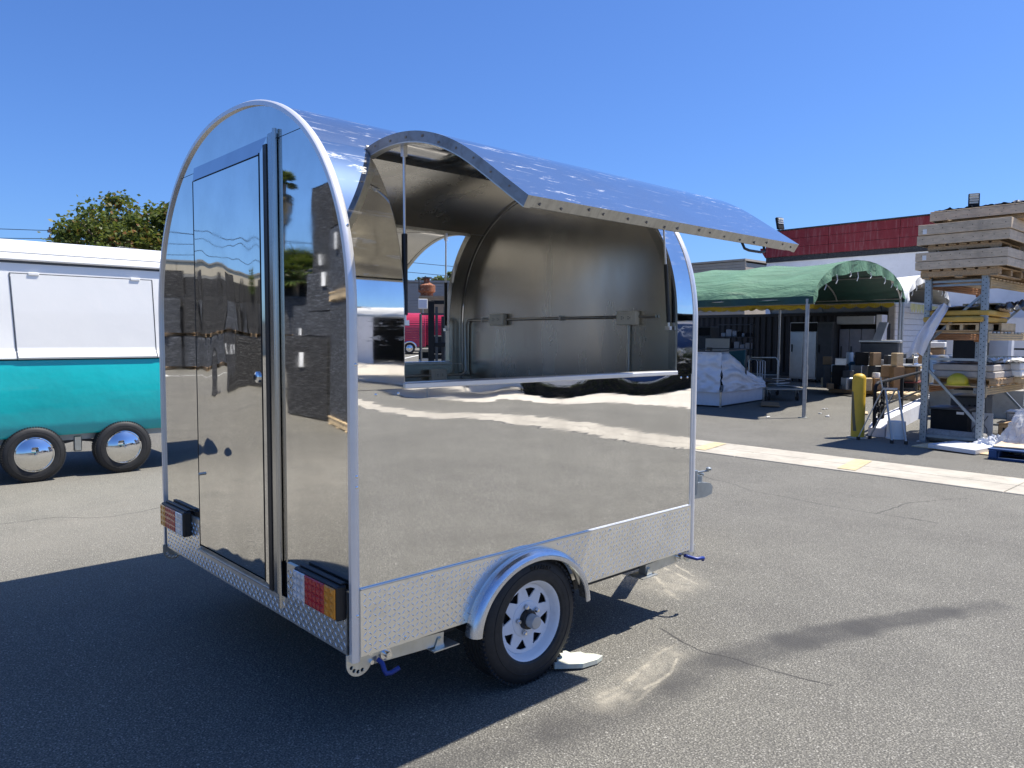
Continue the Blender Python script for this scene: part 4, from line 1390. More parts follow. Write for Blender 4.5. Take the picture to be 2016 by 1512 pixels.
b.build('top_frame', MT['dgrey'], dc)
MB().bb((1.52, 0.1, 0.75), (1.60, 0.5, 1.30), 0.01).build('glass_panel', M('teal_glass', (0.05, 0.14, 0.16), 0.1, 0.2), dc)
for k in range(4):
    o = MB().tube([(0.0, 0.05 - 0.02 * k, 0.0), (0.0, 0.05 - 0.02 * k, 0.95), (0.02, 0.1, 1.0), (0.02, 0.42, 1.0), (0.0, 0.47, 0.95), (0.0, 0.47, 0.0)], 0.014, 8)
    o.tube([(0.0, 0.05, 0.62), (0.0, 0.47, 0.62)], 0.012, 6)
    o.tube([(0.30, 0.05, 0.0), (0.05, 0.05, 0.55), (0.05, 0.47, 0.55), (0.30, 0.47, 0.0)], 0.012, 6)
    o = o.build('folding_chair', MT['steel'], None, smooth=True)
    o.location = (16.9 + 0.09 * k, 7.75, 0)
    o.rotation_euler = (0, -0.08, 0.45)
    tag(o, ['frontmost', 'second', 'third', 'rearmost'][k] + ' folded tubular metal chair in the row beside the wrapped display case', 'chair', 'folded chairs under the canopy')

# flat platform trolley with loose sheets on it
tr = thing('platform_trolley', 'flat steel platform trolley with a hooped push handle', 'trolley', (16.55, 6.35, 0), 0.75)
MB().bb((0, 0, 0.27), (2.2, 0.9, 0.32), 0.01).build('deck', MT['galv'], tr)
MB().tube([(2.15, 0.06, 0.32), (2.17, 0.06, 0.95), (2.17, 0.12, 1.03), (2.17, 0.78, 1.03), (2.17, 0.84, 0.95), (2.15, 0.84, 0.32)], 0.022, 10).build('push_handle', MT['alu_raw'], tr, smooth=True)
MB().cyl((2.16, 0.06, 0.55), (2.16, 0.84, 0.55), 0.015, n=8).build('handle_bar', MT['alu_raw'], tr, smooth=True)
for x, y in ((0.2, 0.1), (0.2, 0.8), (2.0, 0.1), (2.0, 0.8)):
    wq = MB().lathe([(0.1, -0.02), (0.1, 0.02), (0.0, 0.02)], (x, y, 0.1), (0, 1, 0), 20, (True, False)).build('wheel', MT['rubber'], tr, smooth=True)
    MB().bb((x - 0.03, y - 0.035, 0.1), (x + 0.03, y - 0.025, 0.27)).bb((x - 0.03, y + 0.025, 0.1), (x + 0.03, y + 0.035, 0.27)).build('fork', MT['galv'], wq)
for k in range(7):
    o = MB().box((0, 0, 0), (rnd(.3, .7), rnd(.2, .5), 0.012)).build('loose_sheet', [MT['film'], MT['cardboard'], MT['white_pl'], MT['film2']][k % 4])
    a = 0.75
    lx, ly = rnd(0.4, 1.8), rnd(0.2, 0.7)
    o.location = (16.55 + lx * math.cos(a) - ly * math.sin(a), 6.35 + lx * math.sin(a) + ly * math.cos(a), 0.34 + 0.03 * k)
    o.rotation_euler = (rnd(-.08, .08), rnd(-.08, .08), rnd(0, 3))
    tag(o, 'loose flat sheet lying on the platform trolley', 'sheet', 'loose sheets on the trolley')
def slab(name, label, cat, x, y, z, sx, sy, sz, rz, mt, group=None, tilt=(0, 0)):
    o = MB().box((0, 0, 0), (sx, sy, sz), None, min(sx, sy, sz) * 0.12).build(name, MT[mt] if isinstance(mt, str) else mt)
    o.location = (x, y, z + sz / 2)
    o.rotation_euler = (tilt[0], tilt[1], rz)
    return tag(o, label, cat, group)
slab('cardboard_sheet', 'flattened cardboard on the asphalt at the edge of the canopy shade', 'cardboard', 14.9, 6.35, 0.01, 1.3, 0.4, 0.03, 0.5, 'cardboard', tilt=(0.03, 0.02))
slab('wood_offcut', 'pale wood offcut lying on the sunlit asphalt beside the yellow bollard', 'wood', 14.5, 4.05, 0.0, 0.5, 0.16, 0.035, 0.4, 'ply_new')
for k in range(9):
    x, y = 12.3 + rnd(-0.6, 3.5), 4.6 + rnd(-1.2, 0.6)
    o = MB().box((0, 0, 0), (rnd(.03, .09), rnd(.03, .08), 0.02), (0.1, 0.1, 0), 0.006).build('litter_scrap', MT['white_pl'])
    o.location = (x, y, 0.012)
    o.rotation_euler = (0, 0, rnd(0, 3))
    tag(o, 'small white scrap of litter on the asphalt near the canopy pole', 'litter', 'litter scraps near the canopy pole')

# ---------------------------------------------------------------- clutter further back
bo = slab('tool_box', 'upright blue box on a low pallet behind the yellow bollard', 'box', 20.6, 6.7, 0.18, 0.5, 0.5, 0.72, 0.2, M('blue_box', (0.01, 0.10, 0.2), 0.5))
def pallet_mesh(L=1.2, W=1.0, H=0.144, mt='pallet'):
    parts = []
    n = 7
    for i in range(n):
        parts.append(('deck_board', (0, -W / 2 + (i + 0.5) * W / n, H - 0.011), (L, W / n * 0.72, 0.022)))
    for i in range(3):
        parts.append(('bottom_board', (0, -W / 2 + W * (0.08 + 0.42 * i), 0.011), (L, 0.1, 0.022)))
    for i in range(3):
        parts.append(('stringer', (-L / 2 + 0.06 + i * (L - 0.12) / 2, 0, H / 2), (0.09, W * 0.98, H - 0.046)))
    return parts
PM = {}
def pallet(x, y, z, rz, label, L=1.2, W=1.0, H=0.144, mt='pallet', group=None):
    p_ = thing('wooden_pallet', label, 'pallet', (x, y, z), rz, group)
    for nm, c, s in pallet_mesh(L, W, H):
        k = (nm, s, mt)
        if k not in PM:
            PM[k] = MB().box((0, 0, 0), s, None, 0.004).mesh(nm, MT[mt])
        inst(nm, PM[k], p_, c)
    return p_
pallet(20.7, 6.75, 0.0, 0.2, 'low wooden pallet carrying the upright blue box', 1.5, 1.3, 0.17)
pallet(19.6, 5.1, 0.0, 0.2, 'low pallet with loose boards behind the yellow bollard', 1.6, 1.2, 0.16, 'ply_new')
rs = random.Random(5)
junk = [('equipment_case', 'black gadget case', 'case', 'dark'), ('cardboard_box', 'brown cardboard box', 'box', 'cardboard'), ('steel_bin', 'small stainless bin', 'bin', 'steel'),
        ('paint_can', 'pale round can', 'can', 'white_pl'), ('equipment_case', 'dark equipment case', 'case', 'dgrey'), ('crate_box', 'pale wooden box', 'box', 'ply_new')]
def zone(x, y):
    return ('near the bollard' if x < 20.6 else 'near the block wall' if x > 22.2 else 'behind the work table') + (' in shade' if y > 6.3 else ' in sun')
for i in range(54):
    nm, lb, ct_, mt = junk[rs.randrange(6)]
    x = 19.3 + rs.uniform(0, 4.2)
    y = 5.0 + (x - 19.6) * 0.12 + rs.uniform(-0.25, 2.3)
    h = rs.uniform(0.1, 0.38)
    z = (0.165, 0.5, 0.82)[rs.randrange(3)]
    s1, s2 = rs.uniform(.14, .36), rs.uniform(.14, .34)
    if z > 0.2:      # piled on a taller item so that nothing hovers
        m0 = rs.choice(['dgrey', 'dark', 'dark', 'dgrey', 'cardboard', 'steel'])
        c0 = MB().bb((-s1 / 2 - .03, -s2 / 2 - .03, 0), (s1 / 2 + .03, s2 / 2 + .03, z - 0.165), 0.012).bb((-s1 * 0.4, -s2 / 2 - .034, (z - .165) * .5), (s1 * 0.4, -s2 / 2 - .03, (z - .165) * .7)).build('equipment_case', MT[m0])
        c0.location = (x, y, 0.165)
        c0.rotation_euler = (0, 0, rs.uniform(0, 3))
        tag(c0, ('tall ' if z > 0.6 else 'squat ') + {'dgrey': 'dark grey', 'dark': 'black', 'cardboard': 'brown', 'steel': 'stainless'}[m0] + ' case low in the jumble ' + zone(x, y), 'case', 'jumble of kitchen gear')
    if nm == 'paint_can':
        o = MB().lathe([(0.09, 0), (0.1, 0.01), (0.1, h - 0.02), (0.09, h), (0, h)], (0, 0, 0), (0, 0, 1), 18, (True, False)).build(nm, MT[mt], smooth=True)
    else:
        o = MB().bb((-s1 / 2, -s2 / 2, 0), (s1 / 2, s2 / 2, h), 0.012).bb((-s1 * 0.4, -s2 * 0.52, h * 0.6), (s1 * 0.4, -s2 * 0.5, h * 0.8)).build(nm, MT[mt])
    o.location = (x, y, z)
    o.rotation_euler = (0, 0, rs.uniform(0, 3))
    tag(o, ('tall ' if h > 0.27 else 'low ') + lb + (' bottom layer' if z < 0.2 else ' second layer' if z < 0.6 else ' topmost') + ' in the jumble ' + zone(x, y), ct_, 'jumble of kitchen gear')
# table with a tray of taps and a machine on top
tbl = thing('work_table', 'cluttered metal work table with a tray of bar taps', 'table', (20.2, 5.0, 0), 0.18)
for x, y in ((0, 0), (1.3, 0), (0, 0.8), (1.3, 0.8)):
    MB().bb((x - 0.025, y - 0.025, 0), (x + 0.025, y + 0.025, 0.82)).build('leg', MT['dgrey'], tbl)
MB().bb((-0.05, -0.05, 0.82), (1.35, 0.85, 0.86), 0.01).build('tabletop', MT['steel'], tbl)
MB().bb((-0.05, -0.05, 0.38), (1.35, 0.85, 0.41), 0.01).build('shelf', M('maroon_shelf', (0.12, 0.02, 0.02), 0.5), tbl)
MB().bb((0.05, 0.05, 0.41), (0.9, 0.7, 0.80), 0.02).build('drawer', MT['cardboard'], tbl)
for k in range(5):
    o = MB().lathe([(0.05, 0), (0.05, 0.02), (0.02, 0.04), (0.02, 0.2), (0.045, 0.22), (0.045, 0.27), (0, 0.28)], (0, 0, 0), (0, 0, 1), 14).build('bar_tap', MT['chrome'], smooth=True)
    o.location = (20.25 + 0.2 * k, 5.1 + 0.05 * k, 0.86)
    tag(o, 'upright chrome bar tap on the work table', 'tap', 'bar taps on the work table')
mc = thing('griddle_machine', 'dark steel kitchen machine with an upright back behind the work table', 'machine', (21.6, 6.0, 0), 0.3)
MB().bb((0, 0, 0.75), (0.9, 1.0, 1.45), 0.03).build('body', MT['dgrey'], mc)
MB().bb((-0.05, -0.05, 1.45), (0.95, 1.05, 1.53), 0.02).build('top', MT['steel'], mc)
for x, y in ((0.05, 0.05), (0.85, 0.05), (0.05, 0.95), (0.85, 0.95)):
    MB().bb((x - 0.03, y - 0.03, 0), (x + 0.03, y + 0.03, 0.75)).build('leg', MT['dgrey'], mc)
MB().beam((0.5, 0.6, 1.5), (0.75, 0.45, 2.05), 0.28, 0.06).build('upright_back', MT['grey_enam'], mc)
for k, (x, y, z, s_, mt, lb) in enumerate(((23.2, 5.9, 0.75, 0.42, 'cardboard', 'brown carton on the dock bench under the block wall'), (24.0, 5.85, 0.8, 0.5, 'cardboard', 'brown carton with a white lid on the dock bench'),
                                         (22.6, 5.4, 0.1, 0.5, 'white_pl', 'pale tilted tray leaning near the dock bench'))):
    slab('carton', lb, 'carton', x, y, z, s_, s_ * 1.2, s_, 0.2, mt, tilt=(0, 0.3 if k == 2 else 0))
bn = thing('dock_bench', 'long pale bench crowded with cartons below the block wall', 'bench', (22.6, 5.7, 0), 0.18)
MB().bb((0, 0, 0.68), (4.5, 0.9, 0.74), 0.01).build('bench_top', MT['ply_new'], bn)
for x in (0.1, 2.2, 4.4):
    for y in (0.08, 0.82):
        MB().bb((x - 0.04, y - 0.04, 0), (x + 0.04, y + 0.04, 0.68)).build('leg', MT['ply_new'], bn)
slab('white_tray', 'bright white tray lying on a brown carton on the dock bench', 'tray', 24.0, 5.85, 1.31, 0.56, 0.66, 0.16, 0.2, 'white_pl')
# steel kegs on the dock
keg_me = MB().lathe([(0.17, 0.0), (0.19, 0.02), (0.19, 0.07), (0.205, 0.1), (0.205, 0.24), (0.215, 0.26), (0.215, 0.30), (0.205, 0.32), (0.205, 0.47), (0.19, 0.51), (0.19, 0.56), (0.17, 0.59), (0.16, 0.56), (0.16, 0.53), (0, 0.53)], (0, 0, 0), (0, 0, 1), 28).mesh('keg_shell', M('keg_steel', (0.5, 0.5, 0.47), 0.35, 0.8, 0.1), smooth=True)
for k, (x, y) in enumerate(((15.6, 3.05), (16.2, 3.0), (16.9, 3.05), (15.9, 2.45))):
    o = thing('beer_keg', 'dull steel keg standing on the raised dock behind the rack', 'keg', (x, y, 0.55), 0, 'kegs on the dock')
    inst('keg_shell', keg_me, o, scale=(1.15, 1.15, 1.15))
    inst('spear_cap', MB().cyl((0, 0, 0.6), (0, 0, 0.66), 0.04).mesh('spear_cap', MT['dgrey']), o)

# ---------------------------------------------------------------- ramp, railing, bollard, ladder, bucket
MT['ramp'] = M('ramp_paint', (0.58, 0.58, 0.60), 0.8, 0, 0.06, 2, dirt=(0.35, 0.33, 0.32), dirt_amt=0.4)
dk = thing('loading_ramp', 'low white painted ramp wall rising towards the dock', 'ramp', (0, 0, 0))
e1 = Vector((0.982, 0.19, 0)).normalized()
e2 = Vector((-e1.y, e1.x, 0))
R0 = Vector((10.62, 2.33, 0))
def rp(s, t, z):
    v_ = R0 + e1 * s + e2 * t
    return (v_.x, v_.y, z)
b = MB()
b.prism([(0.3, 0), (9.2, 0), (9.2, 0.30), (0.75, 0.26), (0.3, 0.14)], lambda a, c, h: rp(a, h, c), -0.12, 0.12)
b.build('ramp_wall', MT['ramp'], dk)
MB().prism([(5.0, 0), (9.5, 0), (9.5, 0.55), (5.0, 0.55)], lambda a, c, h: rp(a, h, c), -2.9, -0.13).build('dock_slab', MT['conc'], dk)
rl = thing('handrail', 'black steel handrail running along the low white ramp wall', 'railing', (0, 0, 0))
MB().tube([rp(a, 0, c) for a, c in ((0.12, 0.16), (0.08, 0.74), (0.14, 0.82), (0.3, 0.86), (4.5, 0.88), (9.0, 0.90))], 0.027, 10).build('top_rail', MT['dark'], rl, smooth=True)
MB().tube([rp(0.1, 0, 0.47), rp(4.5, 0, 0.49), rp(9.0, 0, 0.5)], 0.02, 8).build('mid_rail', MT['dark'], rl, smooth=True)
for s_ in (0.75, 2.5, 5.0, 7.4, 8.9):
    MB().bb((-0.025, -0.025, 0), (0.025, 0.025, 0.62)).build('baluster', MT['dark'], rl, loc=rp(s_, 0, 0.25))
b = MB()
rs = random.Random(2)
for k in range(26):
    c = Vector(rp(0.25 + rs.uniform(-0.1, 0.3), rs.uniform(-.05, .05), rs.uniform(0.2, 0.72)))
    a = rs.uniform(0, 6.3)
    pts = [c + Vector((0.05 * math.cos(a + i * 0.9) * e1.x, 0.05 * math.cos(a + i * 0.9) * e1.y, 0.05 * math.sin(a + i * 0.9))) * (1 - i * 0.12) for i in range(7)]
    b.tube(pts, 0.011, 5)
b.build('scroll_work', MT['dark'], rl)

bd = thing('bollard', 'scraped yellow steel bollard with a dark gouge', 'bollard', (10.6, 2.55, 0))
m_, t_, p__ = newmat('bollard_yellow')
v_ = coord(t_)
n_ = noise_(t_, coord(t_, (1, 1, 0.35)), 6, 6, 0.7)
c_ = mixc(t_, ramp(t_, n_, 0.3, 0.7), (0.50, 0.31, 0.015), (0.60, 0.39, 0.03))
ng = noise_(t_, coord(t_, (9, 9, 2.2), (4.3, 1, 0.4)), 1.0, 3)
sx_ = nn(t_, 'ShaderNodeSeparateXYZ')
t_.links.new(v_, sx_.inputs[0])
# one long scrape low on the yard side, and small chips
gx = math_(t_, 'ADD', sx_.outputs[1], math_(t_, 'MULTIPLY', math_(t_, 'SUBTRACT', sx_.outputs[2], 0.45), -0.12))
gx = math_(t_, 'ABSOLUTE', math_(t_, 'SUBTRACT', gx, 0.045))
gm = math_(t_, 'SUBTRACT', 0.045, math_(t_, 'MULTIPLY', ng, 0.03))
gk = math_(t_, 'MULTIPLY', math_(t_, 'LESS_THAN', gx, gm), math_(t_, 'LESS_THAN', math_(t_, 'ABSOLUTE', math_(t_, 'SUBTRACT', sx_.outputs[2], 0.42)), 0.31))
c_ = mixc(t_, math_(t_, 'MULTIPLY', gk, 0.9), c_, (0.05, 0.055, 0.045))
ch_ = noise_(t_, v_, 22, 3)
c_ = mixc(t_, ramp(t_, ch_, 0.70, 0.73), c_, (0.03, 0.028, 0.02))
t_.links.new(c_, p__.inputs['Base Color'])
p__.inputs['Roughness'].default_value = 0.55
MT['bollard'] = m_
MB().lathe([(0.103, 0), (0.1, 0.02), (0.1, 0.93), (0.094, 0.965), (0.07, 0.995), (0.035, 1.01), (0, 1.013)], (0, 0, 0), (0, 0, 1), 32).build('post', m_, bd, smooth=True)
MB().lathe([(0.16, 0), (0.155, 0.012), (0.104, 0.016)], (0, 0, 0), (0, 0, 1), 32).build('collar', MT['conc'], bd, smooth=True)

ld = thing('step_ladder', 'grey aluminium trestle step ladder standing open between bollard and rack', 'ladder', (10.35, 2.1, 0), 0)
MT['ladder'] = M('ladder_alu', (0.40, 0.39, 0.37), 0.45, 0.6, 0.12)
feet = [(0.0, 0.32), (0.25, 0.24), (-0.05, -0.16), (0.05, -0.36)]
tops = [(0.10, 0.09, 0.78), (0.13, 0.075, 0.78), (0.10, -0.12, 0.80), (0.07, -0.14, 0.80)]
f = [(10.32, 2.42), (10.58, 2.35), (10.30, 1.92), (10.35, 1.74)]
apex1, apex2 = (10.45, 2.10, 0.78), (10.50, 1.93, 0.80)
for (x, y), ap in ((f[0], (10.44, 2.13, 0.80)), (f[2], (10.44, 2.09, 0.78)), (f[1], (10.52, 1.97, 0.80)), (f[3], (10.50, 1.93, 0.78))):
    ll = MB().beam((x - 10.35, y - 2.1, 0.04), (ap[0] - 10.35, ap[1] - 2.1, ap[2]), 0.026, 0.016).build('rail', MT['ladder'], ld)
    MB().box((x - 10.35, y - 2.1, 0.025), (0.045, 0.04, 0.05)).build('rubber_foot', MT['black'], ll)
MB().box((0.13, -0.06, 0.80), (0.06, 0.20, 0.03), (0, 0, 0.4)).build('top_cap', MT['ladder'], ld)
MB().beam((0.09, 0.03, 0.79), (0.06, 0.06, 0.98), 0.02, 0.02).build('grab_rail', MT['ladder'], ld)
bk = thing('bucket', 'upturned white plastic bucket at the foot of the ramp', 'bucket', (10.95, 2.10, 0))
MB().lathe([(0.15, 0), (0.15, 0.02), (0.142, 0.03), (0.138, 0.10), (0.13, 0.27), (0.0, 0.275)], (0, 0, 0), (0, 0, 1), 28).build('shell', MT['white_pl'], bk, smooth=True)
MB().tube([(0.15 * math.cos(a), 0.15 * math.sin(a), 0.05) for a in np.linspace(3.3, 6.1, 14)], 0.004, 6).build('handle', MT['zinc'], bk, smooth=True)

# ================================================================== pallet rack and its load
rk_ = thing('pallet_rack', 'galvanised pallet rack with orange beams stacked with crates and salvage', 'pallet rack', (10.85, 0.93, 0))
def upright(x):
    for y in (0.0, 0.745):
        u = MB().bb((x - 0.04, y - 0.045, 0.012), (x + 0.04, y + 0.045, 2.53), 0.008).build('upright', MT['galv'], rk_)
        b = MB()
        z = 0.08
        while z < 2.5:
            for dx in (-0.0405,):
                b.lathe([(0.0075, 0.0), (0.0, 0.0005)], (x + dx, y - 0.018, z), (-1, 0, 0), 8)
                b.lathe([(0.0075, 0.0), (0.0, 0.0005)], (x + dx, y + 0.018, z + 0.038), (-1, 0, 0), 8)
            b.lathe([(0.010, 0.0), (0.0, 0.0005)], (x, y - 0.0455, z + 0.02), (0, -1, 0), 8)
            z += 0.076
        tag(b.build('punched_holes', MT['dark'], u), kind='stuff')
        MB().bb((x - 0.07, y - 0.07, 0), (x + 0.07, y + 0.07, 0.012)).build('foot_plate', MT['galv'], u)
    for (za, zb, ya, yb) in ((2.20, 1.50, 0.03, 0.73), (1.12, 0.34, 0.73, 0.03), (1.26, 1.26, 0.03, 0.71), (0.10, 0.10, 0.03, 0.71)):
        MB().beam((x, ya, za), (x, yb, zb), 0.035, 0.035).build('brace', MT['galv'], rk_)
upright(0.0)
upright(2.5)
MT['beam_orange'] = M('faded_orange_beam', (0.36, 0.16, 0.055), 0.6, 0, 0.15, 5, (1, 4, 4), (0.3, 0.22, 0.14), 0.5)
MT['beam_sunlit'] = M('sunlit_beam_tone', (0.50, 0.37, 0.20), 0.65, 0, 0.12, 5, (1, 4, 4), (0.35, 0.28, 0.2), 0.5)  # near beams: sunlight on the orange put in as a paler tan
for z0 in (0.75, 1.54, 2.31):
    for y, mt in ((-0.02, 'beam_sunlit'), (0.765, 'beam_orange')):
        b = MB()
        b.bb((0.04, y - 0.022, z0), (2.46, y + 0.022, z0 + 0.105), 0.004)
        for k in range(3):
            b.bb((0.04, y - 0.031, z0 + 0.008 + k * 0.034), (2.46, y + 0.031, z0 + 0.030 + k * 0.034), 0.005)
        bm_ = b.build('beam', MT[mt], rk_)
        for x in (0.06, 2.44):
            MB().bb((x - 0.02, y - 0.036, z0 - 0.03), (x + 0.02, y + 0.036, z0 + 0.13), 0.004).build('beam_connector', MT[mt], bm_)
slat = MB().box((0, 0, 0), (0.12, 0.86, 0.022), None, 0.004)
sl_g, sl_o = slat.mesh('deck_slat', MT['ply']), slat.mesh('deck_slat', MT['galv'])
for z0 in (0.868, 1.658, 2.428):
    for k in range(13):
        inst('deck_slat', sl_g if z0 > 2 else (sl_o if k % 3 else sl_g), rk_, (0.14 + k * 0.185, 0.372, z0))
for k, z in ((0, 2.30), (1, 2.25)):
    MB().beam((0.02 + 0.06 * k, 0.04, z + 0.10), (0.02 + 0.06 * k, 0.71, z + 0.10), 0.05, 0.03).build('tie_bar', MT['galv'], rk_)

# shallow wooden crates on top
def crate(x, y, z, rz, L, W, H, label, split=0.5, shift=0.012, paper=None, mt='ply'):
    """shallow plywood crate, long side facing -x, of two bands with a lid and corner battens"""
    c = thing('wooden_crate', label, 'crate', (x, y, z), rz, 'wooden crates on top of the rack')
    h1 = H * split
    for za, zb, o in ((0, h1 - 0.004, 0.0), (h1 + 0.004, H, shift)):
        MB().bb((-o, -o - 0.0, za), (0.022 - o, W - o, zb), 0.003).build('long_panel', MT[mt], c)
        MB().bb((L - 0.022 - o, -o, za), (L - o, W - o, zb), 0.003).build('long_panel', MT[mt], c)
        MB().bb((0.0235 - o, -o, za), (L - 0.0235 - o, 0.022 - o, zb), 0.003).build('end_panel', MT[mt], c)
        MB().bb((0.0235 - o, W - 0.022 - o, za), (L - 0.0235 - o, W - o, zb), 0.003).build('end_panel', MT[mt], c)
    MB().bb((0.012, 0.012, H - 0.02), (L - 0.03, W - 0.03, H - 0.002), 0.003).build('lid', MT[mt], c)
    b = MB()
    rs = random.Random(int(z * 100))
    for k in range(9):
        for za in (0.25, 0.75):
            b.lathe([(0.006, 0.0), (0.0, 0.001)], (-0.0005 - (shift if za > 0.5 else 0), 0.06 + k * (W - 0.14) / 8 + rs.uniform(-.02, .02), H * za + rs.uniform(-.02, .02)), (-1, 0, 0), 6)
    tag(b.build('nail_heads', MT['dark'], c), kind='stuff')
    if paper:
        MB().bb((-0.003 - (shift if paper[1] > h1 else 0), paper[0], paper[1]), (-0.0008 - (shift if paper[1] > h1 else 0), paper[0] + 0.055, paper[1] + 0.07)).build('paper_label', MT['paper'], c)
    return c
RX = 10.68
pallet(RX + 0.62, 1.24, 2.445, 0.0, 'wooden pallet under the lowest crate on the rack top', 1.2, 1.05, 0.13)
crate(RX, 0.63, 2.58, 0.0, 1.18, 1.19, 0.25, 'shallow grey plywood crate, lowest of the stack, with a white paper label', 0.48, -0.004, (1.04, 0.14))
pallet(RX + 0.62, 1.22, 2.833, 0.02, 'wooden pallet sandwiched between the two labelled crates on the rack', 1.15, 0.95, 0.105)
crate(RX + 0.005, 0.62, 2.942, 0.0, 1.2, 1.19, 0.295, 'shallow grey plywood crate with a dark stain and a label, middle of the stack', 0.48, 0.02, (1.05, 0.16))
crate(RX + 0.18, 0.42, 3.30, 0.03, 1.15, 1.27, 0.14, 'topmost weathered plywood crate with torn black film on its lid', 0.9, 0.0)
MB_ = MB()
MB_.bb((0.25, 0.50, 3.24), (1.2, 1.55, 3.298))
o = MB_.build('timber_spacer', MT['pallet'])
o.location = (RX, 0, 0)
tag(o, 'orange brown timber layer between the two upper crates', 'timber')
crate(RX + 1.30, 0.46, 2.56, 0.0, 1.1, 1.1, 0.42, 'plywood crate behind the lowest labelled crate on the rack', 0.5, 0.0)
crate(RX + 1.32, 0.47, 2.99, 0.0, 1.1, 1.1, 0.34, 'plywood crate stacked second at the far end of the rack', 0.5, 0.01)
pallet(RX + 1.86, 1.0, 2.445, 0.0, 'wooden pallet under the far crates on the rack top', 1.2, 1.05, 0.11)
# torn black film on the top crate
b = MB()
rs = random.Random(9)
def tf(u, v):
    return (RX + 0.2 + 1.1 * v, 0.46 + 1.2 * u, 3.448 + 0.012 + max(0, 0.05 * noise.noise(Vector((u * 14, v * 9, 2)))) + 0.02 * noise.noise(Vector((u * 40, v * 30, 4))))
b.grid(tf, 44, 20)
o = b.build('black_film', MT['black'], smooth=True)
tag(o, 'torn black plastic film crumpled over the topmost crate', 'plastic film')

# middle shelf: pallets, yellow foam mats, draped sheet
Z2 = 1.672
def openbox(x, y, z, L, W, H, label, rz=0.0):
    c = thing('slatted_box', label, 'box', (x, y, z), rz)
    MB().bb((0, 0, H - 0.02), (L, W, H), 0.003).build('top_board', MT['ply_new'], c)
    MB().bb((0, 0, 0), (L, W, 0.018), 0.003).build('bottom_board', MT['pallet'], c)
    for yy in (0.0, W * 0.33, W * 0.62, W - 0.04):
        MB().bb((0.0, yy, 0.019), (L, yy + 0.04, H - 0.021), 0.003).build('divider', MT['ply_new'], c)
    MB().bb((L * 0.45, 0.041, 0.02), (L * 0.47, W - 0.041, H - 0.022)).build('back_board', MT['cardboard'], c)
    return c
openbox(10.80, 0.98, Z2, 0.7, 0.62, 0.115, 'open fronted wooden box under the yellow foam mats')
openbox(11.60, 0.90, Z2, 0.75, 0.72, 0.13, 'second open wooden box further along the middle shelf')
MT['foam'] = M('yellow_foam', (0.55, 0.34, 0.07), 0.8, 0, 0.12, 5, dirt=(0.4, 0.26, 0.1), dirt_amt=0.4, bmp=0.006, bscale=14)
for k, (x, y, z, sx, sy, lb) in enumerate(((10.74, 0.92, 1.805, 1.35, 0.78, 'lower thick yellow foam mat on the middle rack shelf'), (10.80, 0.86, 1.895, 1.35, 0.76, 'upper thick yellow foam mat lying askew on the other mat'))):
    o = MB().box((sx / 2, sy / 2, 0.04), (sx, sy, 0.08), None, 0.018).build('foam_mat', MT['foam'], smooth=True)
    o.location = (x, y, z)
    o.rotation_euler = (0, 0.0, 0.02 + 0.03 * k)
    tag(o, lb, 'foam mat', 'yellow foam mats on the rack')
openbox(11.55, 0.92, 1.98, 0.7, 0.5, 0.12, 'small slatted box on top of the foam mats')
MT['grey_sheet'] = M('grey_sheet', (0.42, 0.43, 0.46), 0.6, 0, 0.08, 4, bmp=0.02, bscale=5)
def gs(u, v):
    x, y = 10.72 + 0.9 * v, 0.98 + 0.72 * u
    return (x, y, 2.0 + 0.035 * noise.noise(Vector((u * 4, v * 4, 11))) - 0.05 * u * u + 0.03 * (1 - v))
o = MB().grid(gs, 24, 24).build('grey_sheet', MT['grey_sheet'], smooth=True)
tag(o, 'crumpled grey sheet thrown over the foam mats on the rack', 'sheet')
def hang(u, v):
    # from the shelf edge the cloth falls outward past the post
    t = v
    y = 1.36 + 0.30 * t + (0.22 + 0.06 * math.sin(t * 3)) * u * (0.55 + 0.45 * t) 
    z = 2.0 - 0.70 * t + 0.08 * u * (1 - t) + 0.05 * math.sin(u * 4)
    x = 10.72 - 0.10 * math.sin(t * 2.6) + 0.035 * math.sin(u * 13 + t * 3) + 0.03 * noise.noise(Vector((u * 5, v * 5, 3)))
    return (x, y, z)
MT['hang_cloth'] = M('white_sheet', (0.66, 0.68, 0.74), 0.6, 0, 0.05, 3)
o = MB().grid(hang, 30, 40).build('hanging_sheet', MT['hang_cloth'], smooth=True)
tag(o, 'pale sheet hanging in folds off the corner post of the rack', 'sheet')
def blk(u, v):
    return (11.3 + 0.9 * v, 0.62 + 0.35 * u, 2.0 + 0.12 * noise.noise(Vector((u * 5, v * 5, 8))) + 0.12 * v)
o = MB().grid(blk, 20, 20).build('black_sheeting', MT['black'], smooth=True)
tag(o, 'crumpled black plastic sheeting at the back of the middle shelf', 'plastic sheet')

# lower shelf: wrapped stone on a pallet, hard hat
Z1 = 0.882
pallet(11.50, 1.18, Z1, math.pi / 2, 'dark brown pallet under the stone slabs on the lower shelf', 0.85, 1.15, 0.11)
MT['stone'] = M('grey_stone', (0.40, 0.36, 0.32), 0.85, 0, 0.15, 4, dirt=(0.25, 0.22, 0.2), dirt_amt=0.4, bmp=0.006, bscale=20)
for k, (z, dy) in enumerate(((0.992, 0.0), (1.092, 0.02))):
    o = MB().box((0, 0, 0.048), (1.05, 0.80, 0.094), None, 0.012).build('stone_slab', MT['stone'])
    o.location = (11.47, 1.19 + dy, z)
    tag(o, ('lower grey stone slab on the pallet behind the hard hat', 'upper grey stone slab under the black cloth on the lower shelf')[k], 'stone slab', 'stone slabs on the lower shelf')
def bc(u, v):
    return (10.95 + 1.0 * v, 0.85 + 0.78 * u, 1.20 + 0.025 * noise.noise(Vector((u * 6, v * 6, 21))))
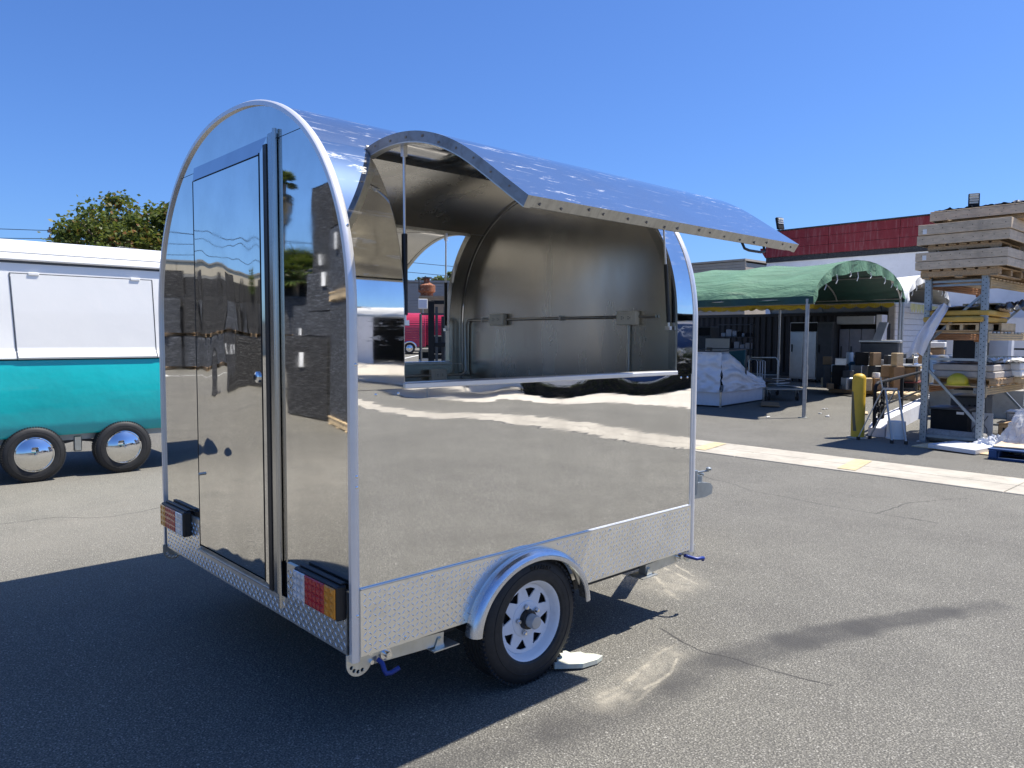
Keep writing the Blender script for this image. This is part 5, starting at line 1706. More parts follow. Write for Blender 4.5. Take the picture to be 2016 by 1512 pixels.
o = MB().grid(bc, 20, 20).build('black_cloth', MT['black'], smooth=True)
tag(o, 'thin black cloth spread over the stone slabs', 'cloth')
for r in range(2):
    for k in range(4):
        o = MB().box((0, 0, 0.05), (0.27, 0.36, 0.10), None, 0.02).build('wrapped_brick', [MT['paper'], MT['film']][(k + r) % 2])
        o.location = (11.95 + k * 0.28, 0.85, 0.995 + r * 0.105)
        o.rotation_euler = (0, 0, rnd(-.05, .05))
        tag(o, ('%s wrapped block, %s in the %s row beside the stone slabs' % (['paper', 'film'][(k + r) % 2], ['first', 'second', 'third', 'last'][k], ['lower', 'upper'][r])), 'block', 'wrapped blocks on the lower shelf')
pallet(12.4, 0.95, Z1, 0, 'pale pallet under the paper wrapped blocks on the lower shelf', 1.1, 0.8, 0.11, 'ply_new')
def torn(u, v):
    x, y = 11.5 + 1.35 * u, 0.62 + 0.45 * v
    return (x, y, 1.25 + 0.05 * noise.noise(Vector((u * 9, v * 6, 31))) + 0.05 * noise.noise(Vector((u * 22, v * 15, 5))) - (0.22 * (1 - v) ** 3 if u > 0.75 else 0))
o = MB().grid(torn, 44, 16).build('torn_paper', MT['paper'], smooth=True)
tag(o, 'torn white wrapping paper heaped over the wrapped blocks', 'wrapping paper')
hh = thing('hard_hat', 'yellow hard hat on the lower rack shelf in front of the slabs', 'hard hat', (10.86, 1.24, 0.885), 0.3)
MB().lathe([(0.135, 0.0), (0.142, 0.03), (0.138, 0.07), (0.12, 0.115), (0.085, 0.145), (0.04, 0.16), (0, 0.163)], (0, 0, 0), (0, 0, 1), 32).build('shell', M('hat_yellow', (0.62, 0.48, 0.03), 0.35), hh, smooth=True)
MB().lathe([(0.125, 0.006), (0.165, -0.002), (0.165, 0.004), (0.138, 0.014)], (0, 0, 0), (0, 0, 1), 32).build('brim', M('brim_yellow', (0.62, 0.48, 0.03), 0.35), hh, smooth=True)
MB().tube([(0.03 * 0, -0.139 * math.cos(a), 0.162 * math.sin(a) + 0.004) for a in np.linspace(0.3, 2.84, 16)], 0.01, 8).build('ridge', MT['valance'], hh, smooth=True)

# floor level: oven carcass, panel with wires, rolled carpet, appliances
ov = thing('oven_carcass', 'black empty oven carcass on the ground under the rack', 'oven', (11.35, 1.22, 0.05), 0.05)
MB().bb((0, 0, 0), (0.55, 0.52, 0.42), 0.01).build('cabinet', MT['dark'], ov)
MB().bb((-0.02, -0.02, 0.42), (0.57, 0.54, 0.45), 0.006).build('top_plate', MT['dgrey'], ov)
MB().bb((-0.004, 0.06, 0.36), (-0.0005, 0.16, 0.40)).build('rating_plate', MT['white_pl'], ov)
MB().bb((0.1, -0.30, 0.0), (0.13, -0.022, 0.40), 0.004).build('side_panel', MT['grey_enam'], ov)
b = MB()
for k in range(4):
    pts = [(0.085, -0.06 - 0.05 * k + 0.03 * math.sin(i * 1.3 + k), 0.06 + 0.3 * i / 6) for i in range(7)]
    b.tube(pts, 0.005, 5)
b.build('loose_wires', MT['black'], ov)
o = MB()
o.lathe([(0.0, 0.0), (0.03, 0.0), (0.035, -0.004), (0.055, 0.0), (0.06, -0.005), (0.085, 0.0), (0.095, 0.005), (0.095, 0.78), (0.085, 0.785), (0, 0.785)], (0, 0, 0), (0, 1, 0), 24, fn=lambda t, h: 1 + 0.05 * math.sin(t * 3 + h * 4))
o = o.build('rolled_carpet', M('grey_carpet', (0.30, 0.29, 0.27), 0.95, 0, 0.2, 30, dirt=(0.15, 0.14, 0.13), dirt_amt=0.4), smooth=True)
o.location = (10.98, 0.88, 0.10)
o.rotation_euler = (0, 0, -0.05)
tag(o, 'rolled grey carpet lying across the foot of the rack', 'carpet roll')
for (x, y, z, s_, mt, nm, lb) in ((12.3, 1.25, 0, (0.6, 0.5, 0.62), 'dgrey', 'grill_machine', 'dark grill machine with vent slots at the back of the rack floor'),
                                 (12.4, 0.62, 0, (0.5, 0.36, 0.4), 'steel', 'steel_basin', 'dented steel basin among the scrap under the rack'),
                                 (11.75, 0.62, 0, (0.35, 0.3, 0.28), 'pallet', 'timber_box', 'broken brown timber box under the rack'),
                                 (11.9, 1.3, 0.0, (0.5, 0.4, 0.2), 'grey_enam', 'metal_tray', 'grey metal tray beside the oven carcass')):
    t_o = thing(nm, lb, nm.split('_')[1], (x, y, z), 0.1)
    MB().bb((0, 0, 0), s_, 0.012).build('body', MT[mt], t_o)
    MB().bb((-0.02, -0.02, s_[2]), (s_[0] + 0.02, s_[1] + 0.02, s_[2] + 0.02), 0.005).build('rim', MT[mt], t_o)
    for k in range(5):
        MB().bb((-0.006, 0.05 + k * (s_[1] - 0.1) / 5, s_[2] * 0.25), (-0.0005, 0.05 + k * (s_[1] - 0.1) / 5 + 0.03, s_[2] * 0.8)).build('slot', MT['dark'], t_o)
# heaps of clear and white film at the near corner
MT['clear'] = M('clear_film', (0.75, 0.76, 0.78), 0.22, 0, 0.05, 6, alpha=0.55, bmp=0.02, bscale=12)
def heap(cx, cy, r, h, sd, mt, label, ox=1.0):
    def f_(u, v):
        a = 2 * math.pi * u
        k = v
        rr = r * (1 - k) ** 0.8 * (1 + 0.35 * noise.noise(Vector((math.cos(a) * 1.7, math.sin(a) * 1.7, sd + k * 2))))
        z = h * (1 - (1 - k) ** 1.5) * (1 + 0.3 * noise.noise(Vector((math.cos(a) * 2, math.sin(a) * 2, sd + 9)))) + 0.02
        fold = 0.05 * noise.noise(Vector((math.cos(a) * 6, math.sin(a) * 6, k * 6 + sd)))
        return (cx + (rr + fold) * math.cos(a) * ox, cy + (rr + fold) * math.sin(a), max(0.008, z + fold))
    o = MB().grid(f_, 56, 22).build('film_heap', MT[mt], smooth=True)
    return tag(o, label, 'plastic film')
heap(10.62, 0.28, 0.40, 0.55, 3, 'clear', 'heap of clear plastic film on the blue pallet by the rack post')
heap(11.0, 0.18, 0.42, 0.95, 12, 'clear', 'tall crumpled clear film bag behind the blue pallet')
heap(10.75, 0.68, 0.30, 0.16, 21, 'film', 'low crumpled white sheet at the foot of the rack post')
for k in range(5):
    slab('wood_scrap', 'short fresh wood scrap in the heap of clear film', 'wood scrap', 10.55 + rnd(-.15, .2), 0.22 + rnd(-.12, .15), 0.06 + 0.03 * k, rnd(.15, .3), 0.05, 0.02, rnd(0, 3), 'ply_new', 'wood scraps in the film heap', (0.1, 0.2))
slab('plywood_sheet', 'fresh plywood sheet lying flat in front of the rack feet', 'plywood', 10.38, 1.02, 0.0, 0.55, 1.1, 0.018, -0.12, 'ply_new')
o = MB()
o.prism([(0, 0), (0.62, -0.1), (0.70, 0.45), (0.10, 0.62)], lambda a, c, h: (a, c, h), 0.0, 0.055)
o = o.build('foam_board', MT['white_enam'])
o.location = (9.95, 0.72, 0.012)
o.rotation_euler = (0.02, -0.02, 0.0)
tag(o, 'thick white foam board lying on the asphalt before the rack', 'foam board')
MT['blue_wood'] = M('blue_painted_wood', (0.012, 0.055, 0.17), 0.7, 0, 0.15, 6, dirt=(0.08, 0.07, 0.06), dirt_amt=0.4)
pallet(10.25, 0.02, 0.0, math.pi / 2, 'blue painted pallet under the clear film at the edge of the yard', 1.0, 1.1, 0.144, 'blue_wood')
slab('flat_board', 'weathered flat board on the blue pallet', 'board', 10.2, 0.1, 0.146, 0.6, 0.85, 0.018, 0.1, 'ply')
# dark upright cabinet and gate on the dock behind the rack
slab('dark_cabinet', 'tall near black cabinet standing on the dock behind the rack', 'cabinet', 15.3, 2.35, 0.55, 0.5, 0.55, 1.25, 0.1, 'dark', None, (0, 0.06))
slab('white_cabinet', 'plain white cabinet on the dock beside the black cabinet', 'cabinet', 15.9, 2.0, 0.55, 0.4, 0.42, 1.15, 0.1, 'white_enam')
gt = thing('gate', 'black bar gate on the dock behind the rack', 'gate', (16.2, 1.35, 0.55), 0.1)
for y in (-0.6, 0.0, 0.6):
    MB().bb((-0.025, y - 0.03, 0), (0.025, y + 0.03, 1.15)).build('post', MT['dark'], gt)
for z in (0.3, 0.55, 0.8, 1.05):
    MB().bb((-0.015, -0.57, z), (0.015, 0.57, z + 0.035)).build('bar', MT['dark'], gt)
b = MB()
b.bb((20.5, 0.6, 0), (20.7, 4.4, 2.1))
o = thing('side_wall', 'pale painted wall behind the dock and the pallet rack', 'wall', (0, 0, 0))
b.build('wall', MT['white_wall'], o)

# ================================================================== teal and white trailer
van = thing('retro_trailer', 'white over teal rounded trailer with tandem chrome capped wheels', 'trailer', (0, 0, 0))
VY = 6.78
MT['teal'] = M('teal_paint', (0.006, 0.40, 0.41), 0.28, 0, 0.06, 1.2, coat=0.4, bmp=0.02, bscale=1.6)
MT['vwhite'] = M('cream_white_paint', (0.85, 0.835, 0.79), 0.3, 0, 0.02, 1.0, coat=0.3, bmp=0.006, bscale=1.5)
def vplan(u):
    """plan outline: u 0..1 along the side then round the rear corner"""
    xa, xb, r, e = -1.66, 2.15, 0.5, 1.05
    q4 = r * math.pi / 2
    Ls = xb - xa - 2 * r
    d = u * (Ls + 2 * q4 + 2 * e)
    if d < e:
        return (xa, r + e - d)
    d -= e
    if d < q4:
        a = d / r
        return (xa + r * (1 - math.cos(a)), r * (1 - math.sin(a)))
    d -= q4
    if d < Ls:
        return (xa + r + d, 0.0)
    d -= Ls
    if d < q4:
        a = d / r
        return (xb - r + r * math.sin(a), r * (1 - math.cos(a)))
    return (xb, r + d - q4)
def vshell(name, prof, mt, parent, n=150):
    """prof: list of (inset, z) swept along the plan outline"""
    b = MB()
    q = []
    for i in range(n + 1):
        x, y = vplan(i / n)
        x1, y1 = vplan(min(1, i / n + 0.002))
        x0, y0 = vplan(max(0, i / n - 0.002))
        d = math.hypot(x1 - x0, y1 - y0)
        nx, ny = (y1 - y0) / d, -(x1 - x0) / d
        for o, z in prof:
            zz = z
            q.append((x - nx * o, VY + y - ny * o, zz))
    k = len(prof)
    b.add(q, [(i * k + j, (i + 1) * k + j, (i + 1) * k + j + 1, i * k + j + 1) for i in range(n) for j in range(k - 1)])
    return b.build(name, MT[mt], parent, smooth=True)
lower = [(0.10, 0.47), (0.035, 0.475), (0.015, 0.50), (-0.005, 0.62), (-0.02, 0.85), (-0.012, 1.05), (0.005, 1.2), (0.02, 1.285), (0.06, 1.288)]
vshell('teal_skirt', lower, 'teal', van)
vshell('belt_shadow_gap', [(0.055, 1.283), (0.055, 1.305)], 'dark', van)
upper = [(0.06, 1.298), (0.01, 1.298), (-0.004, 1.306), (-0.004, 1.318), (0.02, 1.37), (0.03, 1.385), (0.035, 1.42), (0.04, 1.8), (0.05, 2.2), (0.06, 2.30)]
vshell('white_side', upper, 'vwhite', van)
vshell('gutter_line', [(0.062, 2.295), (0.045, 2.30), (0.045, 2.315), (0.05, 2.318)], 'dgrey', van)
vshell('roof_rim', [(0.06, 2.318), (0.03, 2.32), (0.02, 2.335), (0.03, 2.38), (0.05, 2.395), (0.045, 2.41), (0.07, 2.47), (0.12, 2.52), (0.3, 2.56), (0.9, 2.60)], 'vwhite', van)
MB().bb((-1.5, VY + 0.35, 1.3), (2.0, VY + 1.54, 2.30)).build('inner_body', MT['vwhite'], van)
MB().bb((-1.0, VY + 0.6, 2.3), (1.5, VY + 1.5, 2.58)).build('roof', MT['vwhite'], van)
# serving flap: proud sheet with a shadow gap and two hinges
def vside(z):
    return float(np.interp(z, [p[1] for p in upper], [p[0] for p in upper]))
fl_ = MB()
zz = [1.30, 1.318, 1.37, 1.385, 1.42, 1.8, 2.185]
q, fs = [], []
for x in (0.115, 1.47):
    for z in zz:
        xx = x - 0.0 + (z - 1.3) * (-0.045 if x < 1 else -0.03)
        q.append((xx, VY + vside(z) - 0.008, z))
k = len(zz)
fl_.add(q, [(j, j + 1, k + j + 1, k + j) for j in range(k - 1)])
fb = fl_.build('serving_flap', MT['vwhite'], van)
b = MB()
for x in (0.105, 1.48):
    for j in range(k - 1):
        z0, z1 = zz[j], zz[j + 1]
        xa, xb = x + (z0 - 1.3) * (-0.045 if x < 1 else -0.03), x + (z1 - 1.3) * (-0.045 if x < 1 else -0.03)
        b.beam((xa, VY + vside(z0) - 0.003, z0), (xb, VY + vside(z1) - 0.003, z1), 0.008, 0.004, (0, 1, 0))
b.beam((0.065, VY + vside(2.19) - 0.003, 2.19), (1.455, VY + vside(2.19) - 0.003, 2.19), 0.004, 0.008)
b.build('flap_gap', MT['dgrey'], fb)
for x in (0.28, 1.27):
    MB().bb((x - 0.05, VY + 0.03, 2.175), (x + 0.05, VY + 0.043, 2.205), 0.004).build('flap_hinge', MT['vwhite'], fb)
dome = MB().lathe([(0.215, 0.070), (0.205, 0.082), (0.196, 0.082), (0.19, 0.074), (0.184, 0.082), (0.176, 0.084), (0.172, 0.078), (0.155, 0.088), (0.12, 0.108), (0.08, 0.121), (0.04, 0.128), (0.012, 0.130), (0.010, 0.134), (0, 0.135)], (0, 0, 0), (0, -1, 0), 48).mesh('chrome_cap', MT['chrome'], smooth=True)
for x in (0.225, 1.095):
    wh = bpy.data.objects.new('wheel', None)
    COL.objects.link(wh)
    wh.parent = van
    wh.location = (x, VY + 0.07, 0.294)
    inst('tyre', tyre_me, wh, scale=(1.03, 1.0, 1.03))
    inst('chrome_cap', dome, wh)
    inst('brake_drum', drum_me, wh)
b = MB()
b.beam((-1.3, VY + 0.15, 0.45), (1.8, VY + 0.15, 0.45), 0.06, 0.09)
b.beam((-1.3, VY + 1.4, 0.45), (1.8, VY + 1.4, 0.45), 0.06, 0.09)
b.build('chassis_rail', MT['galv'], van)
MB().box((0.66, VY + 0.13, 0.36), (0.08, 0.05, 0.17), None, 0.01).build('spring_hanger', MT['zinc'], van)
MB().beam((0.25, VY + 0.16, 0.33), (0.62, VY + 0.16, 0.40), 0.06, 0.03).build('leaf_spring', MT['steel_dark'], van)
MB().beam((0.70, VY + 0.16, 0.40), (1.09, VY + 0.16, 0.33), 0.06, 0.03).build('leaf_spring', MT['steel_dark'], van)
MB().bb((-1.4, VY + 0.2, 0.50), (1.85, VY + 1.54, 0.56)).build('underfloor', MT['dark'], van)
MB().cyl((0.225, VY + 0.1, 0.305), (0.225, VY + 1.5, 0.305), 0.035).build('axle', MT['steel_dark'], van)
MB().cyl((1.095, VY + 0.1, 0.305), (1.095, VY + 1.5, 0.305), 0.035).build('axle', MT['steel_dark'], van)

# ================================================================== tree, pole and wires beyond it
def leaf_mat(name, cols, tr=0.35):
    m, t, p = newmat(name)
    oi = nn(t, 'ShaderNodeTexCoord')
    n = noise_(t, oi.outputs['Object'], 1.6, 4, 0.7)
    wn = nn(t, 'ShaderNodeTexWhiteNoise', noise_dimensions='3D')
    mp = nn(t, 'ShaderNodeVectorMath', operation='SNAP')
    t.links.new(oi.outputs['Object'], mp.inputs[0])
    mp.inputs[1].default_value = (0.16, 0.16, 0.16)
    t.links.new(mp.outputs[0], wn.inputs[0])
    c = mixc(t, ramp(t, n, 0.35, 0.65), cols[0], cols[1])
    c = mixc(t, ramp(t, wn.outputs[0], 0.86, 0.95), c, cols[2])
    t.links.new(c, p.inputs['Base Color'])
    p.inputs['Roughness'].default_value = 0.5
    p.inputs['Specular IOR Level'].default_value = 0.3
    tl = nn(t, 'ShaderNodeBsdfTranslucent')
    t.links.new(mixc(t, 0.5, c, (0.18, 0.22, 0.03)), tl.inputs[0])
    ms = nn(t, 'ShaderNodeMixShader')
    ms.inputs[0].default_value = tr
    out = t.nodes['Material Output']
    t.links.new(p.outputs[0], ms.inputs[1])
    t.links.new(tl.outputs[0], ms.inputs[2])
    t.links.new(ms.outputs[0], out.inputs[0])
    return m
MT['leaf'] = leaf_mat('tree_leaves', ((0.055, 0.09, 0.018), (0.13, 0.155, 0.036), (0.22, 0.10, 0.03)))
MT['leaf2'] = leaf_mat('tree_leaves_pale', ((0.04, 0.06, 0.02), (0.08, 0.11, 0.04), (0.10, 0.10, 0.04)))
MT['bark'] = wood('bark', (0.13, 0.10, 0.075), (6, 6, 1.5), 0.35, 0.95)
def tree(x, y, z, h, crown, label, seed, nclump=60, nleaf=110, lsz=0.16, mt='leaf'):
    rs = np.random.RandomState(seed)
    T = thing('leafy_tree', label, 'tree', (x, y, z))
    cz, rx, ry, rz_ = crown
    b = MB()
    b.tube([(0, 0, 0), (0.08, 0.03, cz * 0.35), (0.02, 0.0, cz * 0.7), (0.1, 0, cz)], 0.2, 10, rs=[0.26, 0.2, 0.17, 0.12])
    cl = []
    for i in range(nclump):
        d = rs.normal(size=3)
        d /= np.linalg.norm(d)
        if d[2] < -0.5:
            d[2] *= -0.6
        k = 0.35 + 0.8 * rs.rand() ** 0.6
        k *= 1 + 0.25 * noise.noise(Vector(tuple(d * 2 + seed)))
        cl.append(np.array([d[0] * rx * k, d[1] * ry * k, cz + d[2] * rz_ * k]))
    tk = b.build('trunk', MT['bark'], T, smooth=True)
    for i in range(0, nclump, 5):
        c = cl[i]
        m = Vector((0.05, 0, cz * 0.6)).lerp(Vector(c), 0.5) + Vector((0, 0, 0.15))
        MB().tube([(0.03, 0, cz * 0.55), tuple(m), tuple(c)], 0.06, 6, rs=[0.10, 0.06, 0.025]).build('limb', MT['bark'], tk, smooth=True)
    V, F = [], []
    for c in cl:
        r = rs.uniform(0.28, 0.62) * (rx + ry) / 6
        n = int(nleaf * rs.uniform(0.6, 1.3))
        off = rs.normal(size=(n, 3)) * r * np.array([0.6, 0.6, 0.42])
        for o in off:
            p = c + o
            # drooping pinnate spray: leaflets along a short stem
            dr = rs.normal(size=3)
            dr[2] = dr[2] * 0.4 - 0.25
            dr /= np.linalg.norm(dr)
            sd = np.cross(dr, rs.normal(size=3))
            sd /= np.linalg.norm(sd)
            s = lsz * rs.uniform(0.6, 1.3)
            w_ = s * 0.36
            o0 = len(V)
            V += [tuple(p), tuple(p + dr * s * 0.5 + sd * w_), tuple(p + dr * s), tuple(p + dr * s * 0.5 - sd * w_)]
            F.append((o0, o0 + 1, o0 + 2, o0 + 3))
    bb_ = MB()
    bb_.v, bb_.f, bb_.mi = V, F, [0] * len(F)
    bb_.build('crown', MT[mt], T, recalc=False)
    return T
tree(6.9, 25.0, 0.0, 6.3, (4.45, 2.7, 2.2, 1.5), 'broad leafy tree with rusty tinged leaves beyond the teal trailer', 4, 92, 240, 0.15)
tree(10.2, 27.0, 0.1, 6.3, (4.4, 2.4, 2.0, 1.7), 'second leafy tree hidden mostly behind the steel trailer', 9, 50, 200, 0.18)
MT['creosote'] = wood('pole_wood', (0.10, 0.08, 0.06), (5, 5, 1), 0.3)
up_ = thing('utility_pole', 'wooden utility pole with two crossarms half hidden by the tree', 'utility pole', (6.0, 30.0, 0.1))
MB().cyl((0, 0, 0), (0, 0, 5.7), 0.14, 0.1).build('pole', MT['creosote'], up_, smooth=True)
for z in (5.02, 5.30):
    a_ = MB().box((-0.1, -0.1, z), (1.75, 0.11, 0.10)).build('crossarm', MT['creosote'], up_)
    for k in range(5):
        MB().lathe([(0.03, 0), (0.045, 0.03), (0.03, 0.06), (0.04, 0.09), (0, 0.11)], (-0.9 + k * 0.4, -0.1, z + 0.05), (0, 0, 1), 10).build('insulator', MT['dgrey'], a_)
def wire(p0, p1, sag, label, r=0.012):
    pts = []
    for i in range(17):
        t = i / 16
        p = Vector(p0).lerp(Vector(p1), t)
        p.z -= sag * 4 * t * (1 - t)
        pts.append(p)
    o = MB().tube(pts, r, 5).build('overhead_wire', MT['dark'])
    tag(o, label, 'wire', 'overhead wires')
wire((5.05, 29.9, 5.42), (-22, 28.0, 6.6), 0.8, 'upper overhead wire running from the pole over the white trailer')
wire((5.05, 29.9, 5.12), (-22, 27.9, 6.2), 0.9, 'lower overhead wire running from the pole over the white trailer')

# ================================================================== seen through the serving hatch
def far_trailer(x, y, rz, label, col):
    z = gz(x, y)
    T = thing('pink_trailer', label, 'trailer', (x, y, z), rz, 'round roofed trailers across the lot')
    n = 26
    prof = [(1.0 - 0.98 * math.cos(a) ** (2 / 2.5), 1.35 + 1.05 * math.sin(a) ** (2 / 2.5)) for a in np.linspace(0, math.pi / 2, n)]
    prof = [(0.02, 0.42), (0.02, 0.9)] + prof
    prof = prof + [(2.0 - a, c) for a, c in prof[::-1][1:]]
    # ribbed cladding: horizontal ribs on the side
    b = MB()
    q, fs = [], []
    m = 150
    P2 = np.array(prof)
    sl2 = np.concatenate([[0], np.cumsum(np.hypot(*np.diff(P2, axis=0).T))])
    for i in range(m + 1):
        s = sl2[-1] * i / m
        yy, zz_ = np.interp(s, sl2, P2[:, 0]), np.interp(s, sl2, P2[:, 1])
        k = 0.012 if i % 4 < 2 else 0.0
        cy, cz_ = yy - 1.0, zz_ - 1.0
        d = math.hypot(cy, cz_)
        for xx in (0.0, 3.4):
            q.append((xx, yy + cy / d * k, zz_ + cz_ / d * k))
    fs = [(2 * i, 2 * i + 1, 2 * i + 3, 2 * i + 2) for i in range(m)]
    b.add(q, fs).build('ribbed_body', col, T)
    for xx in (0.01, 3.39):
        MB().prism([(a, c) for a, c in prof], lambda a, c, h: (h, a, c), xx - 0.01, xx + 0.01).build('end_panel', col, T)
    for xx in (-0.03, 3.38):
        b = MB()
        b.tube([(xx + 0.03, a, c) for a, c in prof], 0.035, 6)
        b.build('edge_trim', col, T, smooth=True)
    b = MB()
    b.bb((0.1, 0.1, 0.34), (3.3, 1.9, 0.42))
    b.beam((3.3, 0.4, 0.38), (4.4, 1.0, 0.4), 0.07, 0.08).beam((3.3, 1.6, 0.38), (4.4, 1.0, 0.4), 0.07, 0.08)
    b.build('chassis', MT['dark'], T)
    for yy in (0.05, 1.95):
        inst('tyre', tyre_me, T, (2.5, yy, 0.32), scale=(1.12, 1, 1.12))
        inst('chrome_cap', dome, T, (2.5, yy + (0.0 if yy < 1 else 0.0), 0.32), rot=(0, 0, 0 if yy < 1 else math.pi))
        MB().tube([(2.5 + 0.40 * math.cos(a), yy - (0.06 if yy < 1 else -0.06), 0.32 + 0.38 * math.sin(a)) for a in np.linspace(0, math.pi, 15)], 0.05, 6).build('mudguard', MT['chrome'], T, smooth=True)
    return T
pinkm = M('pink_red_paint', (0.42, 0.025, 0.06), 0.25, 0, 0.05, 2, coat=0.4)
far_trailer(22.0, 35.4, -0.55, 'ribbed pinkish red round roofed trailer seen through the hatch', pinkm)
far_trailer(26.4, 37.4, -0.75, 'darker red round roofed trailer partly behind the forklift mast', M('deep_red_paint', (0.32, 0.012, 0.04), 0.3, 0, 0.05, 2))
fk = thing('forklift', 'black forklift mast and chassis seen through the open hatches', 'forklift', (10.72, 13.52, 0), math.radians(55))
for y in (-0.32, 0.16):
    MB().bb((-0.08, y, 0.1), (0.08, y + 0.16, 2.50), 0.008).build('mast_rail', MT['dark'], fk)
for z in (0.3, 1.3, 2.42):
    MB().bb((-0.05, -0.21, z), (0.05, 0.24, z + 0.10), 0.005).build('mast_crossbar', MT['dark'], fk)
MB().cyl((0.02, -0.06, 0.2), (0.02, -0.06, 2.1), 0.035).build('lift_cylinder', MT['steel_dark'], fk, smooth=True)
b = MB()
for y in (-0.12, 0.10):
    b.box((0.0, y, 1.2), (0.03, 0.07, 2.3))
b.build('lift_chain', MT['dgrey'], fk)
MB().bb((0.25, -0.55, 0.25), (1.9, 0.55, 0.95), 0.06).build('body', M('forklift_grey', (0.05, 0.055, 0.06), 0.4), fk)
MB().bb((1.6, -0.55, 0.25), (2.2, 0.55, 1.2), 0.08).build('counterweight', MT['dark'], fk)
gd = MB()
for y in (-0.5, 0.5):
    gd.tube([(0.35, y, 0.9), (0.75, y, 2.15), (1.7, y, 2.2), (1.95, y, 1.1)], 0.03, 8)
for x in (0.8, 1.1, 1.4, 1.65):
    gd.beam((x, -0.5, 2.19), (x, 0.5, 2.19), 0.04, 0.03)
gd.build('overhead_guard', MT['dgrey'], fk)
MB().bb((0.9, -0.25, 0.95), (1.35, 0.25, 1.1), 0.03).bb((1.3, -0.25, 1.1), (1.42, 0.25, 1.6), 0.03).build('seat', MT['black'], fk)
for x, r in ((0.35, 0.3), (1.75, 0.25)):
    for y in (-0.5, 0.5):
        MB().lathe([(r * 0.5, -0.1), (r * 0.9, -0.1), (r, -0.07), (r, 0.07), (r * 0.9, 0.1), (r * 0.5, 0.1)], (x, y, r), (0, 1, 0), 24).build('wheel', MT['rubber'], fk, smooth=True)
for y in (-0.25, 0.25):
    MB().bb((-1.1, y - 0.05, 0.08), (-0.07, y + 0.05, 0.12), 0.004).build('fork', MT['dgrey'], fk)
MT['grey_wall'] = M('grey_block_wall', (0.33, 0.31, 0.29), 0.9, 0, 0.08, 0.5, dirt=(0.22, 0.2, 0.19), dirt_amt=0.3)
MT['tan2'] = M('ochre_block', (0.34, 0.25, 0.16), 0.9, 0, 0.1, 0.5, dirt=(0.2, 0.15, 0.1), dirt_amt=0.4)
gb = thing('far_building', 'long grey block building across the lot seen through the hatch', 'building', (33.0, 65.0, 0.6), math.atan2(-3.2, 4.4))
MB().bb((-18, 0.1, 0), (50, 14, 6.3)).build('wall', MT['grey_wall'], gb)
for r in range(22):
    MB().bb((-18, 0.0, 0.05 + r * 0.28), (50, 0.1, 0.05 + r * 0.28 + 0.262), 0.008).build('block_course', MT['grey_wall'], gb)
MB().bb((-18.1, -0.08, 6.3), (50, 14, 6.5)).build('parapet', MT['grey_wall'], gb)
ob = thing('ochre_annex', 'small ochre block annex with a rusty vent on its roof', 'building', (33.67, 46.26, 0.7), math.radians(-37))
MB().bb((0, 0, 0), (9, 6, 3.95)).build('wall', MT['tan2'], ob)
MB().bb((-0.08, -0.08, 3.95), (9.08, 6.08, 4.1)).build('parapet', MT['tan2'], ob)
for x in (1.2, 4.0):
    MB().bb((x, -0.05, 1.0), (x + 1.0, -0.001, 2.4)).build('shutter', MT['grey_wall'], ob)
vt = thing('roof_vent', 'rusty drum shaped exhaust vent on the ochre annex roof', 'vent', (34.5, 46.5, 4.8))
rustm = M('rust', (0.22, 0.07, 0.03), 0.9, 0, 0.3, 3, dirt=(0.55, 0.40, 0.28), dirt_amt=0.7)
MB().lathe([(0.5, -0.1), (0.5, 0.25), (0.68, 0.35), (0.68, 0.85), (0.3, 1.05), (0.25, 1.1), (0.25, 1.4)], (0, 0, 0), (0, 0, 1), 24).build('drum', rustm, vt, smooth=True)
MB().lathe([(0.42, 1.4), (0.42, 1.5), (0.0, 1.55)], (0, 0, 0), (0, 0, 1), 16, (True, False)).build('cap', MT['dgrey'], vt)
MB().tube([(-0.5, 0, 0.3), (-0.75, 0, 0.6), (-0.75, 0, 1.2), (-0.4, 0, 1.45), (0.2, 0, 1.4)], 0.06, 8).build('pipe', MT['dgrey'], vt, smooth=True)
MB().beam((0.3, 0, 1.45), (1.0, 0, 1.45), 0.05, 0.05).build('arm', MT['dgrey'], vt)
ac = thing('wall_unit', 'white air handling box on the wall of the ochre annex', 'air conditioner', (32.3, 44.6, 3.7), math.radians(-37))
MB().bb((0, 0, 0), (0.7, 0.45, 0.75), 0.03).build('casing', MT['white_pl'], ac)
for k in range(5):
    MB().bb((0.06, -0.012, 0.1 + k * 0.12), (0.64, -0.001, 0.18 + k * 0.12)).build('louvre', MT['white_enam'], ac)
MB().cyl((0.35, 0.6, -3.3), (0.35, 0.6, -0.0), 0.05).build('conduit', MT['galv'], ac)
tree(62.2, 87.0, 1.2, 9, (7.2, 3.2, 3, 1.5), 'distant round tree over the grey building roof', 14, 40, 70, 0.5, 'leaf2')
tree(66.5, 85.0, 1.2, 9.5, (7.8, 2.2, 2, 1.9), 'distant taller tree over the grey building roof', 17, 30, 70, 0.5, 'leaf2')
wire((20, 56, 9.0), (52, 30.5, 5.9), 0.5, 'upper overhead wire crossing the sky behind the hatch', 0.02)
wire((20, 56, 8.2), (52, 30.5, 5.2), 0.5, 'lower overhead wire crossing the sky behind the hatch', 0.02)

